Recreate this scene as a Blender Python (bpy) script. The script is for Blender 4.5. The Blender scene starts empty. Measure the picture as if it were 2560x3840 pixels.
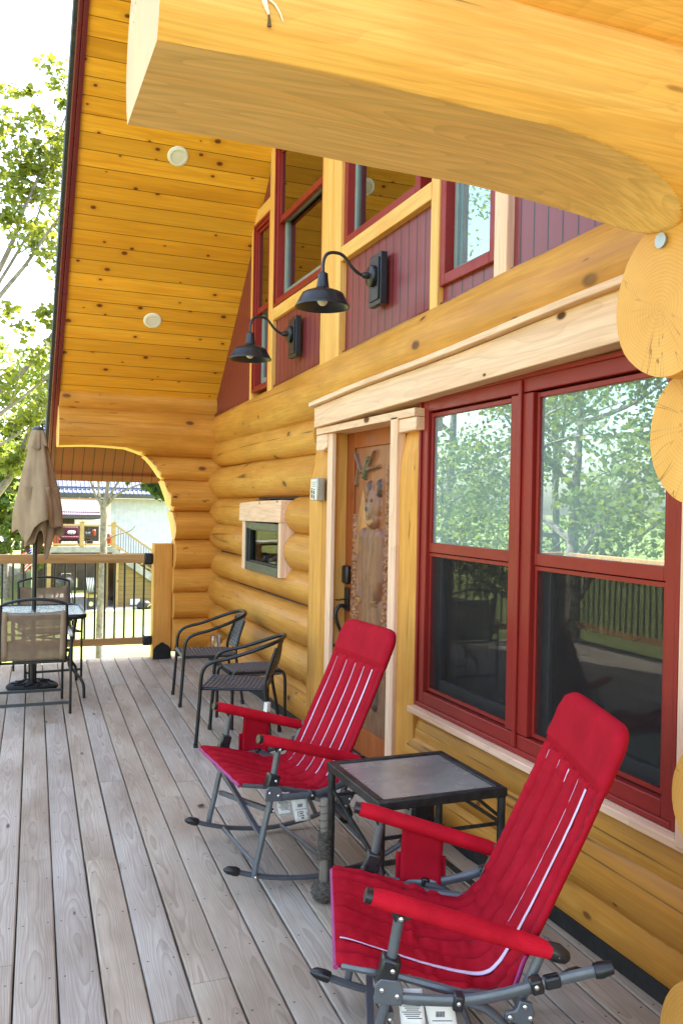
import bpy, math, random
import numpy as np
from mathutils import Vector, Matrix, noise
random.seed(7); rng = np.random.default_rng(7)
SC = bpy.context.scene; COL = SC.collection
PI = math.pi
def R(d): return math.radians(d)
def lerp(a, b, t): return a + (b - a) * t
def nz(x, y, z): return noise.noise(Vector((x, y, z)))

# ------------------------------------------------------------------ mesh helper
class MB:
    def __init__(s): s.v = []; s.f = []
    def add(s, v, f):
        o = len(s.v); s.v += [tuple(p) for p in v]; s.f += [tuple(i + o for i in q) for q in f]
    def box(s, x0, x1, y0, y1, z0, z1):
        s.add([(x0,y0,z0),(x1,y0,z0),(x1,y1,z0),(x0,y1,z0),(x0,y0,z1),(x1,y0,z1),(x1,y1,z1),(x0,y1,z1)],
              [(3,2,1,0),(4,5,6,7),(0,1,5,4),(1,2,6,5),(2,3,7,6),(3,0,4,7)])
    def bar(s, a, b, w, h, up=(0,0,1)):
        a = Vector(a); b = Vector(b); d = (b-a).normalized(); u = Vector(up); r = d.cross(u)
        if r.length < 1e-4: r = d.cross(Vector((0,1,0)))
        r.normalize(); u = r.cross(d); vs = []
        for p in (a, b):
            for sx, sz in ((-1,-1),(1,-1),(1,1),(-1,1)): vs.append(p + r*(sx*w/2) + u*(sz*h/2))
        s.add(vs, [(3,2,1,0),(4,5,6,7),(0,1,5,4),(1,2,6,5),(2,3,7,6),(3,0,4,7)])
    def tube(s, pts, r, n=8, closed=False, sx=1.0, sy=1.0):
        P = [Vector(p) for p in pts]; m = len(P)
        rs = r if isinstance(r, (list, tuple)) else [r]*m
        T = []
        for i in range(m):
            if closed: t = P[(i+1) % m] - P[i-1]
            else: t = P[min(i+1, m-1)] - P[max(i-1, 0)]
            T.append(t.normalized())
        ref = Vector((0,0,1)) if abs(T[0].z) < .9 else Vector((1,0,0))
        N = (ref - T[0]*ref.dot(T[0])).normalized(); vs = []
        for i in range(m):
            N = (N - T[i]*N.dot(T[i])).normalized(); B = T[i].cross(N)
            for k in range(n):
                a = 2*PI*k/n
                vs.append(P[i] + N*(math.cos(a)*rs[i]*sx) + B*(math.sin(a)*rs[i]*sy))
        fs = []
        for i in range(m if closed else m-1):
            j = (i+1) % m
            for k in range(n):
                k2 = (k+1) % n; fs.append((i*n+k, i*n+k2, j*n+k2, j*n+k))
        if not closed:
            fs.append(tuple(range(n))[::-1]); fs.append(tuple((m-1)*n+k for k in range(n)))
        s.add(vs, fs)
    def lathe(s, prof, c=(0,0,0), n=24, M=None, cap=True):
        vs = []; c = Vector(c)
        for r, z in prof:
            for k in range(n):
                a = 2*PI*k/n; p = Vector((r*math.cos(a), r*math.sin(a), z))
                if M: p = M @ p
                vs.append(c + p)
        fs = []
        for i in range(len(prof)-1):
            for k in range(n):
                k2 = (k+1) % n; fs.append((i*n+k, i*n+k2, (i+1)*n+k2, (i+1)*n+k))
        if cap:
            fs.append(tuple(range(n))[::-1]); fs.append(tuple((len(prof)-1)*n+k for k in range(n)))
        s.add(vs, fs)
    def prism(s, poly, axis, a0, a1):
        m = len(poly); vs = []
        for a in (a0, a1):
            for p in poly:
                if axis == 'X': vs.append((a, p[0], p[1]))
                elif axis == 'Y': vs.append((p[0], a, p[1]))
                else: vs.append((p[0], p[1], a))
        fs = [tuple(range(m))[::-1], tuple(range(m, 2*m))]
        for i in range(m):
            j = (i+1) % m; fs.append((i, j, m+j, m+i))
        s.add(vs, fs)
    def grid(s, rows, thick=None):
        """rows: list of lists of points; with a thickness vector function the sheet is closed."""
        h = len(rows); w = len(rows[0]); vs = [p for r in rows for p in r]; fs = []
        for i in range(h-1):
            for j in range(w-1): fs.append((i*w+j, i*w+j+1, (i+1)*w+j+1, (i+1)*w+j))
        s.add(vs, fs)
    def sphere(s, c, r, n=12, sc=(1,1,1)):
        prof = [(max(1e-4, r*math.sin(PI*i/n)), -r*math.cos(PI*i/n)) for i in range(n+1)]
        M = Matrix.Diagonal(Vector(sc)); s.lathe(prof, c, n*2, M, cap=True)
    def build(s, name, mat, parent=None, bevel=0, smooth=True, ang=38, sol=0, sub=0):
        me = bpy.data.meshes.new(name); me.from_pydata(s.v, [], s.f); me.validate(); me.update()
        fix_normals(me)
        if smooth:
            me.polygons.foreach_set('use_smooth', [True]*len(me.polygons)); me.set_sharp_from_angle(angle=R(ang))
        for m in (mat if isinstance(mat, (list, tuple)) else [mat]): me.materials.append(m)
        o = bpy.data.objects.new(name, me); COL.objects.link(o)
        if parent is not None:
            o.parent = parent
            if parent.get('wc'): o.location = -Vector(parent['wc'])
        if sol:
            q = o.modifiers.new('sol', 'SOLIDIFY'); q.thickness = sol; q.offset = 0
        if bevel:
            q = o.modifiers.new('bev', 'BEVEL'); q.width = bevel; q.segments = 2; q.limit_method = 'ANGLE'; q.angle_limit = R(50)
        if sub:
            q = o.modifiers.new('sub', 'SUBSURF'); q.levels = sub; q.render_levels = sub
        return o
def fix_normals(me):
    import bmesh
    b = bmesh.new(); b.from_mesh(me); bmesh.ops.recalc_face_normals(b, faces=b.faces[:]); b.to_mesh(me); b.free()

def tag(o, label=None, cat=None, group=None, kind=None):
    if label: o['label'] = label
    if cat: o['category'] = cat
    if group: o['group'] = group
    if kind: o['kind'] = kind
    return o
def thing(name, label, cat, loc=(0,0,0), rz=0, group=None, world=True):
    """Empty at the thing's base; world=True: its parts are written in world coordinates."""
    o = bpy.data.objects.new(name, None); COL.objects.link(o); o.location = loc; o.rotation_euler = (0,0,rz)
    o.empty_display_size = .1
    if world: o['wc'] = tuple(loc)
    return tag(o, label, cat, group)
def sub(parent_mesh, o):
    """make o a sub-part of a part that already sits under its thing."""
    o.parent = parent_mesh; o.location = (0,0,0); return o
def copy_tree(o, parent=None):
    c = o.copy(); COL.objects.link(c); c.parent = parent
    for ch in list(o.children): copy_tree(ch, c)
    return c
def smooth_path(pts, k=6):
    P = [Vector(p) for p in pts]; out = []
    for i in range(len(P)-1):
        p0 = P[max(i-1,0)]; p1 = P[i]; p2 = P[i+1]; p3 = P[min(i+2,len(P)-1)]
        for j in range(k):
            t = j/k; t2 = t*t; t3 = t2*t
            out.append(.5*((2*p1)+(p2-p0)*t+(2*p0-5*p1+4*p2-p3)*t2+(3*p1-p0-3*p2+p3)*t3))
    out.append(P[-1]); return out

# ------------------------------------------------------------------ materials
class NT:
    def __init__(s, name):
        s.m = bpy.data.materials.new(name); s.m.use_nodes = True; s.t = s.m.node_tree
        s.b = s.t.nodes['Principled BSDF']; s.out = s.t.nodes['Material Output']
    def n(s, typ, **k):
        q = s.t.nodes.new(typ)
        for a, v in k.items(): setattr(q, a, v)
        return q
    def l(s, a, b): s.t.links.new(a, b)
    def val(s, sock, v):
        if hasattr(v, 'is_output') or isinstance(v, bpy.types.NodeSocket): s.l(v, sock)
        else: sock.default_value = v
    def math(s, op, a, b=0.0, c=None, clamp=False):
        q = s.n('ShaderNodeMath', operation=op, use_clamp=clamp); s.val(q.inputs[0], a); s.val(q.inputs[1], b)
        if c is not None: s.val(q.inputs[2], c)
        return q.outputs[0]
    def mix(s, fac, a, b, bt='MIX'):
        q = s.n('ShaderNodeMix', data_type='RGBA', blend_type=bt); s.val(q.inputs[0], fac)
        for i, v in ((6, a), (7, b)):
            s.val(q.inputs[i], v if isinstance(v, bpy.types.NodeSocket) else (*v, 1) if len(v) == 3 else v)
        return q.outputs[2]
    def ramp(s, fac, stops, interp='LINEAR'):
        q = s.n('ShaderNodeValToRGB'); cr = q.color_ramp; cr.interpolation = interp
        while len(cr.elements) < len(stops): cr.elements.new(.5)
        for e, (p, c) in zip(cr.elements, stops):
            e.position = p; e.color = (*c, 1) if not isinstance(c, (int, float)) else (c, c, c, 1)
        s.l(fac, q.inputs[0]); return q.outputs[0]
    def coord(s, kind='Object'): return s.n('ShaderNodeTexCoord').outputs[kind]
    def mapping(s, vec, scale=(1,1,1), loc=(0,0,0)):
        q = s.n('ShaderNodeMapping'); s.l(vec, q.inputs[0]); q.inputs['Scale'].default_value = scale
        q.inputs['Location'].default_value = loc; return q.outputs[0]
    def noise(s, vec, scale=1.0, detail=3.0, rough=.55, dist=0.0):
        q = s.n('ShaderNodeTexNoise'); s.l(vec, q.inputs['Vector']); q.inputs['Scale'].default_value = scale
        q.inputs['Detail'].default_value = detail; q.inputs['Roughness'].default_value = rough; q.inputs['Distortion'].default_value = dist
        return q.outputs[0]
    def voro(s, vec, scale=1.0, rand=1.0):
        q = s.n('ShaderNodeTexVoronoi'); s.l(vec, q.inputs['Vector']); q.inputs['Scale'].default_value = scale
        q.inputs['Randomness'].default_value = rand; return q.outputs['Distance'], q.outputs['Color']
    def bump(s, h, strength=.3, dist=.01):
        q = s.n('ShaderNodeBump'); q.inputs['Strength'].default_value = strength; q.inputs['Distance'].default_value = dist
        s.l(h, q.inputs['Height']); s.l(q.outputs[0], s.b.inputs['Normal']); return q
    def sep(s, vec):
        q = s.n('ShaderNodeSeparateXYZ'); s.l(vec, q.inputs[0]); return q.outputs
    def comb(s, x, y, z):
        q = s.n('ShaderNodeCombineXYZ'); s.val(q.inputs[0], x); s.val(q.inputs[1], y); s.val(q.inputs[2], z); return q.outputs[0]
    def vadd(s, a, b):
        q = s.n('ShaderNodeVectorMath', operation='ADD'); s.val(q.inputs[0], a); s.val(q.inputs[1], b); return q.outputs[0]
    def set(s, **k):
        for a, v in k.items(): s.val(s.b.inputs[a.replace('_', ' ')], (*v, 1) if isinstance(v, tuple) and len(v) == 3 else v)
        return s
    def rand(s): return s.n('ShaderNodeObjectInfo').outputs['Random']

def plain(name, col, rough=.5, metal=0.0, var=.25, scale=8, bump=0, spec=.5):
    t = NT(name); c = t.coord()
    n = t.noise(c, scale, 4); dark = tuple(x*(1-var) for x in col); lite = tuple(min(1, x*(1+var)) for x in col)
    t.l(t.ramp(n, [(.3, dark), (.7, lite)]), t.b.inputs['Base Color'])
    r = t.ramp(t.noise(c, scale*3, 3), [(.3, max(.02, rough-.08)), (.7, min(1, rough+.08))]); t.l(r, t.b.inputs['Roughness'])
    t.set(Metallic=metal, Specular_IOR_Level=spec)
    if bump: t.bump(t.noise(c, scale*6, 3), bump, .004)
    return t.m

def wood(name, light, mid, dark, axis='Y', rough=.42, knots=.5, crack=True, plank=None, line=.035, tone=.25, knotc=(.10,.035,.012), fine=1.0, spec=.4, kscale=2.6, flat=None, rings=0, ringc=.4, ksize=1.0, gs=1.0):
    """Timber with grain along `axis`; plank=(axis, pitch) adds board joints across that axis."""
    t = NT(name); c = t.coord(); x, y, z = t.sep(c); rnd = t.math('MULTIPLY', t.rand(), 37.0)
    idn = None
    if plank:
        ax = {'X': x, 'Y': y, 'Z': z}[plank[0]]
        u = t.math('DIVIDE', ax, plank[1]); idn = t.math('FLOOR', u); fr = t.math('FRACT', u)
        off = t.math('MULTIPLY', idn, 7.31); v = t.vadd(c, t.comb(off, t.math('MULTIPLY', off, 1.7), off))
    else:
        v = t.vadd(c, t.comb(rnd, t.math('MULTIPLY', rnd, .7), t.math('MULTIPLY', rnd, 1.3)))
    def sc(al, ac): return {'X': (al, ac, ac), 'Y': (ac, al, ac), 'Z': (ac, ac, al)}[axis]
    big = t.noise(t.mapping(v, sc(.5, 2.2)), 1, 3)
    g1 = t.noise(t.mapping(v, sc(.7*gs, 11*gs)), 1, 5, .6, .6)
    g2 = t.noise(t.mapping(v, sc(3, 75*fine)), 1, 2, .5, .2)
    mixv = t.math('ADD', t.math('MULTIPLY', g1, .62), t.math('MULTIPLY', big, .38))
    col = t.ramp(mixv, [(.28, dark), (.46, mid), (.66, light)])
    col = t.mix(t.math('MULTIPLY', t.ramp(g2, [(.42, 1.0), (.58, 0.0)]), .32), col, tuple(q*.62 for q in mid))
    if rings:
        rn = t.noise(t.mapping(v, sc(.45, 3.4), (3, 1, 2)), 1, 2, .45, .1)
        rg = t.math('POWER', t.math('FRACT', t.math('MULTIPLY', rn, float(rings))), 2.5)
        col = t.mix(t.math('MULTIPLY', rg, ringc), col, tuple(q*.55 for q in dark))
    if plank:
        wn = t.n('ShaderNodeTexWhiteNoise', noise_dimensions='1D'); t.l(idn, wn.inputs['W'])
        col = t.mix(t.math('MULTIPLY', wn.outputs['Value'], tone), col, tuple(q*.55 for q in mid))
    ks = list(sc(kscale*.75, kscale*1.5))
    if flat: ks['XYZ'.index(flat)] = 0.0
    kv = t.mapping(c if flat else v, tuple(ks))
    if plank and flat:      # a row of knots of its own on every board
        kv = t.vadd(t.mapping(c, tuple(ks)), t.comb(*[t.math('MULTIPLY', idn, 3.37) if a == axis else 0.0 for a in 'XYZ']))
    if flat:
        sx_, sy_, sz_ = t.sep(kv); two = [q for q, a in zip((sx_, sy_, sz_), 'XYZ') if a != flat]
        if not plank: two = [t.math('ADD', two[0], rnd), two[1]]
        q = t.n('ShaderNodeTexVoronoi', voronoi_dimensions='2D'); t.l(t.comb(two[0], two[1], 0.0), q.inputs['Vector']); q.inputs['Scale'].default_value = 1.0; d, kc = q.outputs['Distance'], q.outputs['Color']
    else: d, kc = t.voro(kv, 1)
    k1, k2, k3 = t.sep(kc)
    ok = t.math('LESS_THAN', k1, knots)
    siz = t.math('MULTIPLY_ADD', t.math('POWER', k2, 1.6), .13*ksize, .045*ksize)
    kn = t.math('MULTIPLY', t.math('SUBTRACT', 1.0, t.math('DIVIDE', d, siz), clamp=True), ok)
    halo = t.math('MULTIPLY', t.math('SUBTRACT', 1.0, t.math('DIVIDE', d, t.math('MULTIPLY', siz, 2.6)), clamp=True), ok)
    col = t.mix(t.math('MULTIPLY', halo, .55), col, dark)
    col = t.mix(t.math('MULTIPLY', kn, 2.2, clamp=True), col, knotc)
    hgt = t.math('ADD', t.math('MULTIPLY', g2, .15), t.math('MULTIPLY', g1, .5))
    if crack:      # stain that took unevenly, drawknife nicks
        mo = t.noise(t.mapping(v, sc(2.2, 5.0), (7, 2, 4)), 1, 4, .6)
        col = t.mix(t.ramp(mo, [(.36, .42), (.56, 0.0)]), col, tuple(q*.72 for q in mid)); col = t.mix(t.ramp(mo, [(.58, 0.0), (.74, .35)]), col, light)
        nk = t.noise(t.mapping(v, sc(7, 26), (1, 8, 3)), 1, 1); nm = t.noise(t.mapping(v, sc(2, 3), (4, 4, 1)), 1, 1)
        col = t.mix(t.math('MULTIPLY', t.ramp(nk, [(.70, 0.0), (.76, .8)]), t.ramp(nm, [(.5, 0.0), (.6, 1.0)])), col, tuple(q*.45 for q in dark))
        cn = t.noise(t.mapping(v, sc(.09, 3.6)), 1, 1, .4, .05)
        ln = t.math('SUBTRACT', 1.0, t.math('MULTIPLY', t.math('ABSOLUTE', t.math('SUBTRACT', cn, .53)), 150.0), clamp=True)
        mk = t.ramp(t.noise(t.mapping(v, sc(1.1, 1.8), (5, 3, 9)), 1, 2), [(.50, 0.0), (.57, 1.0)])
        ln = t.math('MULTIPLY', ln, mk); col = t.mix(t.math('MULTIPLY', ln, .85), col, (.05, .022, .008))
        hgt = t.math('SUBTRACT', hgt, t.math('MULTIPLY', ln, .9))
    if plank:
        e = t.math('LESS_THAN', t.math('ABSOLUTE', t.math('SUBTRACT', fr, .5)), .5-line/2)
        jl = t.math('SUBTRACT', 1.0, e); col = t.mix(t.math('MULTIPLY', jl, .82), col, tuple(q*.22 for q in dark))
        hgt = t.math('SUBTRACT', hgt, t.math('MULTIPLY', jl, 1.2))
    t.l(col, t.b.inputs['Base Color']); t.bump(hgt, .35, .006)
    t.l(t.ramp(g1, [(.3, rough-.07), (.7, rough+.12)]), t.b.inputs['Roughness']); t.set(Specular_IOR_Level=spec)
    return t.m

HL, HM, HD = (.66,.335,.072), (.56,.24,.038), (.38,.13,.016)
M = {}
M['logY'] = wood('log_stain_y', HL, HM, HD, 'Y', .46, .30, kscale=3.0, ksize=.75, flat='X', spec=.22)
M['logX'] = wood('log_stain_x', (.72,.345,.065), (.60,.245,.034), (.40,.135,.016), 'X', .48, .40, kscale=3.0, ksize=.8, flat='Y', spec=.2)
M['beamX'] = wood('log_stain_beam', (.88,.50,.145), (.82,.40,.085), (.68,.28,.05), 'X', .42, .22, kscale=1.8, ksize=.6, rings=30, ringc=.16, flat='Y', spec=.22, gs=2.1, fine=2.0)
M['cutX'] = wood('planed_log_cut', (.95,.63,.28), (.92,.56,.215), (.85,.47,.155), 'X', .5, .3, crack=False, fine=.7, kscale=1.6, ksize=.6, flat='Z', rings=38, ringc=.30, gs=1.6)
M['logZ'] = wood('log_stain_z', (.74,.38,.09), (.64,.28,.05), (.47,.17,.025), 'Z', .46, .3, kscale=2.2, ksize=.7, flat='X', spec=.25)
M['pineZ'] = wood('raw_pine_z', (.86,.60,.43), (.81,.515,.345), (.70,.40,.24), 'Z', .55, .35, crack=False, kscale=2.2, flat='X', rings=16, ringc=.22, ksize=.5, spec=.2)
M['pineY'] = wood('raw_pine_y', (.86,.60,.43), (.81,.515,.345), (.70,.40,.24), 'Y', .55, .35, crack=False, kscale=2.2, flat='X', rings=18, ringc=.22, ksize=.5, spec=.2)
M['pineGold'] = wood('stained_pine_z', (.80,.47,.15), (.72,.36,.085), (.55,.22,.04), 'Z', .45, .3, crack=False, kscale=2.0)
M['pineGoldY'] = wood('stained_pine_y', (.80,.47,.15), (.72,.36,.085), (.55,.22,.04), 'Y', .45, .3, crack=False, kscale=2.0)
M['ceil'] = wood('ceiling_boards', (.90,.46,.05), (.84,.375,.03), (.50,.17,.012), 'X', .40, .62, crack=False, plank=('Y', .1), line=.045, tone=.55, kscale=5.0, flat='Z', ksize=.75, spec=.25, knotc=(.15,.045,.010))
M['rail'] = wood('rail_lumber', (.50,.30,.12), (.38,.20,.07), (.24,.11,.04), 'X', .6, .3, crack=False)
M['postZ'] = wood('post_lumber', (.74,.36,.07), (.62,.26,.04), (.42,.15,.022), 'Z', .5, .3)
M['door'] = wood('door_wood', (.37,.105,.03), (.31,.078,.02), (.21,.045,.011), 'Z', .42, .1, crack=False, spec=.2)
M['treated'] = wood('treated_lumber', (.40,.28,.13), (.34,.22,.09), (.25,.15,.05), 'X', .7, .3, crack=False)
M['siding_tan'] = wood('tan_lap_siding', (.27,.18,.065), (.22,.14,.045), (.16,.10,.03), 'X', .6, .1, crack=False, plank=('Z', .2), line=.07)

def plank_metal(name, col, axis, pitch, line, rough=.4, dark=.35, wob=.12, bd=.01):
    t = NT(name); c = t.coord(); ax = dict(zip('XYZ', t.sep(c)))[axis]
    fr = t.math('FRACT', t.math('DIVIDE', ax, pitch))
    e = t.math('ABSOLUTE', t.math('SUBTRACT', fr, .5)); jl = t.math('GREATER_THAN', e, .5-line/2)
    base = t.ramp(t.noise(c, 3, 3), [(.3, tuple(q*(1-wob) for q in col)), (.7, tuple(q*(1+wob) for q in col))])
    t.l(t.mix(jl, base, tuple(q*dark for q in col)), t.b.inputs['Base Color'])
    t.bump(t.math('SUBTRACT', t.math('MULTIPLY', t.math('SMOOTH_MIN', e, .42, .05), -.6), t.math('MULTIPLY', jl, 1.0)), .5, bd)
    t.set(Roughness=rough); return t.m
M['maroon'] = plank_metal('maroon_board_siding', (.185,.026,.032), 'Y', .1015, .10, .36, .10, .05, .004)
M['soffit'] = plank_metal('brown_soffit_panel', (.20,.046,.010), 'X', .105, .09, .6, .22)
M['bluemetal'] = plank_metal('blue_roof_metal', (.018,.036,.11), 'X', .23, .12, .65, 2.0)
M['stripemetal'] = plank_metal('lower_roof_metal', (.06,.05,.075), 'X', .11, .3, .45, 4.0)
M['whitemetal'] = plank_metal('white_wall_metal', (.48,.53,.60), 'X', .25, .06, .5, .8)
M['frame'] = plain('window_red_paint', (.235,.020,.016), .36, 0, .07, 4, spec=.22)
M['fascia'] = plain('maroon_trim_metal', (.13,.014,.016), .32, 0, .12, 3)
M['black'] = plain('black_metal', (.012,.012,.014), .38, .2, .3, 6)
M['lampblk'] = plain('lamp_enamel', (.012,.013,.017), .36, 0, .2, 6)
M['plast'] = plain('black_plastic', (.014,.014,.016), .32, 0, .3, 10)
M['grey'] = plain('grey_powder_coat', (.105,.115,.13), .36, .3, .15, 10)
M['rivet'] = plain('bright_rivet', (.7,.7,.72), .25, 1, .1, 20)
M['white'] = plain('white_plastic', (.76,.73,.69), .45, 0, .05, 5)
M['lens'] = plain('frosted_lens', (.70,.66,.62), .4, 0, .04, 5)
M['castiron'] = plain('matt_cast_base', (.014,.014,.015), .7, 0, .3, 10, spec=.15)
M['flash'] = plain('black_membrane', (.012,.012,.014), .65, 0, .4, 12, bump=.3)
M['shingle'] = plain('dark_shingle', (.03,.03,.032), .9, 0, .5, 30, bump=.6)
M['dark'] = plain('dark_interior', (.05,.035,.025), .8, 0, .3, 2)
M['screen'] = plain('screen_track', (.03,.03,.034), .5, 0, .2, 8)
M['vinyl'] = plain('grey_green_vinyl', (.20,.24,.23), .4, 0, .1, 8)
M['charcoal'] = plain('charcoal_steel', (.055,.065,.065), .45, .4, .15, 8)
M['silver'] = plain('silver_steel', (.42,.43,.44), .35, .8, .1, 10)
M['concrete'] = plain('concrete', (.42,.40,.37), .9, 0, .15, 3)
M['terra'] = plain('terracotta', (.32,.07,.03), .7, 0, .2, 6)
M['magenta'] = plain('magenta_cushion', (.075,.006,.024), .8, 0, .2, 5)
M['orange'] = plain('orange_paint', (.32,.045,.012), .5, 0, .15, 5)
M['stone'] = plain('whitewashed_stone', (.27,.26,.25), .85, 0, .3, 2.5)
M['purple'] = plain('purple_binding', (.27,.022,.13), .6, 0, .15, 30)
M['piping'] = plain('lilac_piping', (.66,.54,.72), .5, 0, .08, 30)
M['twine'] = plain('weathered_twine', (.09,.075,.06), .9, 0, .5, 60, bump=.6)
M['driftwood'] = wood('grey_stick', (.26,.22,.18), (.17,.14,.11), (.09,.07,.055), 'Z', .8, .1)
M['housewhite'] = plain('white_house_paint', (.7,.7,.68), .7, 0, .06, 2)
def fabric(name, col, rough=.75, weave=900, var=.18, bumpy=.25):
    t = NT(name); c = t.coord()
    n = t.noise(c, 9, 4); w = t.noise(c, weave, 1)
    t.l(t.ramp(t.math('ADD', t.math('MULTIPLY', n, .7), t.math('MULTIPLY', w, .3)), [(.3, tuple(q*(1-var) for q in col)), (.7, tuple(min(1, q*(1+var)) for q in col))]), t.b.inputs['Base Color'])
    t.bump(t.math('ADD', t.math('MULTIPLY', n, .6), t.math('MULTIPLY', w, .4)), bumpy, .004)
    t.set(Roughness=rough, Specular_IOR_Level=.05, Sheen_Weight=0.0); return t.m
M['red'] = fabric('red_polyester', (.325,.007,.018), .72)
M['redarm'] = fabric('red_foam_sleeve', (.42,.008,.020), .6, 420, .3, .5)
M['taupe'] = fabric('taupe_canvas', (.31,.22,.145), .85, 700, .14)
def sling():
    t = NT('tan_sling_mesh'); t.set(Roughness=.6); c = t.coord()
    t.l(t.ramp(t.noise(c, 14, 3), [(.3, (.21,.14,.09)), (.7, (.28,.195,.13))]), t.b.inputs['Base Color'])
    tr = t.n('ShaderNodeBsdfTransparent'); mx = t.n('ShaderNodeMixShader'); mx.inputs[0].default_value = .34
    t.l(t.b.outputs[0], mx.inputs[1]); t.l(tr.outputs[0], mx.inputs[2]); t.l(mx.outputs[0], t.out.inputs[0]); return t.m
M['sling'] = sling()
def glass(name, fac, tint, rough=0.0, through=.75, bumpn=0, fres=.6, haze=0):
    t = NT(name); g = t.n('ShaderNodeBsdfGlossy'); g.inputs['Color'].default_value = (*tint, 1); g.inputs['Roughness'].default_value = rough
    tr = t.n('ShaderNodeBsdfTransparent'); tr.inputs['Color'].default_value = (through, through, through, 1)
    lw = t.n('ShaderNodeLayerWeight'); lw.inputs['Blend'].default_value = .25
    f = t.math('ADD', t.math('MULTIPLY', lw.outputs['Fresnel'], fres), fac, clamp=True)
    mx = t.n('ShaderNodeMixShader'); t.l(f, mx.inputs[0]); t.l(tr.outputs[0], mx.inputs[1]); t.l(g.outputs[0], mx.inputs[2]); res = mx.outputs[0]
    if haze:      # diffuse teal veil, paints hazy reflected light into the pane
        df = t.n('ShaderNodeBsdfDiffuse'); df.inputs[0].default_value = (.50,.66,.70,1); m2 = t.n('ShaderNodeMixShader'); t.l(t.ramp(t.noise(t.coord(), 1.6, 3), [(.3, haze*.6), (.7, haze*1.3)]), m2.inputs[0])
        t.l(res, m2.inputs[1]); t.l(df.outputs[0], m2.inputs[2]); res = m2.outputs[0]
    t.l(res, t.out.inputs[0])
    q = t.n('ShaderNodeBump'); q.inputs['Strength'].default_value = .03 + bumpn; q.inputs['Distance'].default_value = .02
    t.l(t.noise(t.coord(), 2.2 if not bumpn else 55, 1), q.inputs['Height']); t.l(q.outputs[0], g.inputs['Normal']); return t.m
M['glassU'] = glass('coated_glass', .40, (.72,.90,.97), haze=.19)
M['glassS'] = glass('screened_glass', .05, (.75,.8,.8), .012, .5, fres=.25)
M['glassG'] = glass('gable_glass', .30, (.85,.85,.8), 0, .5)
M['glassT'] = glass('rain_glass', .55, (.85,.92,.92), .12, .7, .5)
M['glassP'] = glass('clear_plastic', .25, (.9,.9,.92), .05, .8)
def tabletop():
    t = NT('frosted_tabletop'); c = t.coord(); n = t.noise(c, 5, 4)
    t.l(t.ramp(n, [(.3, (.17,.145,.13)), (.7, (.27,.24,.21))]), t.b.inputs['Base Color'])
    t.l(t.ramp(t.noise(c, 11, 3), [(.35, .12), (.7, .34)]), t.b.inputs['Roughness']); t.bump(t.noise(c, 160, 2), .12, .002); return t.m
M['frost'] = tabletop()
def insect_screen():
    t = NT('insect_mesh'); t.set(Base_Color=(.030,.026,.026), Roughness=.7, Specular_IOR_Level=.2); tr = t.n('ShaderNodeBsdfTransparent'); mx = t.n('ShaderNodeMixShader'); mx.inputs[0].default_value = .74
    t.l(t.b.outputs[0], mx.inputs[1]); t.l(tr.outputs[0], mx.inputs[2]); t.l(mx.outputs[0], t.out.inputs[0]); return t.m
M['mesh'] = insect_screen()

def endgrain(name):
    t = NT(name); c = t.coord(); x, y, z = t.sep(c)
    # rings: distance from the pith held in the object's own pith property (mesh centred at pith in y, z)
    a = t.n('ShaderNodeAttribute', attribute_name='pith'); py, pz, pr = t.sep(a.outputs['Vector'])
    dy = t.math('SUBTRACT', y, py); dz = t.math('SUBTRACT', z, pz)
    r = t.math('SQRT', t.math('ADD', t.math('MULTIPLY', dy, dy), t.math('MULTIPLY', dz, dz)))
    w = t.noise(t.comb(y, z, pr), 7, 3)
    rr = t.math('ADD', t.math('MULTIPLY', r, 105.0), t.math('MULTIPLY', w, 5.0))
    s = t.math('POWER', t.math('FRACT', rr), 3.0)
    big = t.noise(c, 6, 3)
    col = t.ramp(big, [(.3, (.64,.30,.06)), (.7, (.74,.38,.095))])
    col = t.mix(t.math('MULTIPLY', s, .34), col, (.42,.17,.035))
    an = t.math('ARCTAN2', dy, dz)
    ck = t.noise(t.comb(t.math('MULTIPLY', an, 1.6), t.math('MULTIPLY', r, 1.2), pr), 2.2, 2)
    ln = t.math('SUBTRACT', 1.0, t.math('MULTIPLY', t.math('ABSOLUTE', t.math('SUBTRACT', ck, .5)), 120.0), clamp=True)
    ln = t.math('MULTIPLY', ln, t.ramp(t.noise(c, 5, 2), [(.5, 0.0), (.6, 1.0)]))
    col = t.mix(t.math('MULTIPLY', ln, .85), col, (.09,.04,.012))
    t.l(col, t.b.inputs['Base Color']); t.set(Roughness=.5, Specular_IOR_Level=.3); t.bump(s, .08, .002); return t.m
M['end'] = endgrain('log_end_grain')

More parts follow.
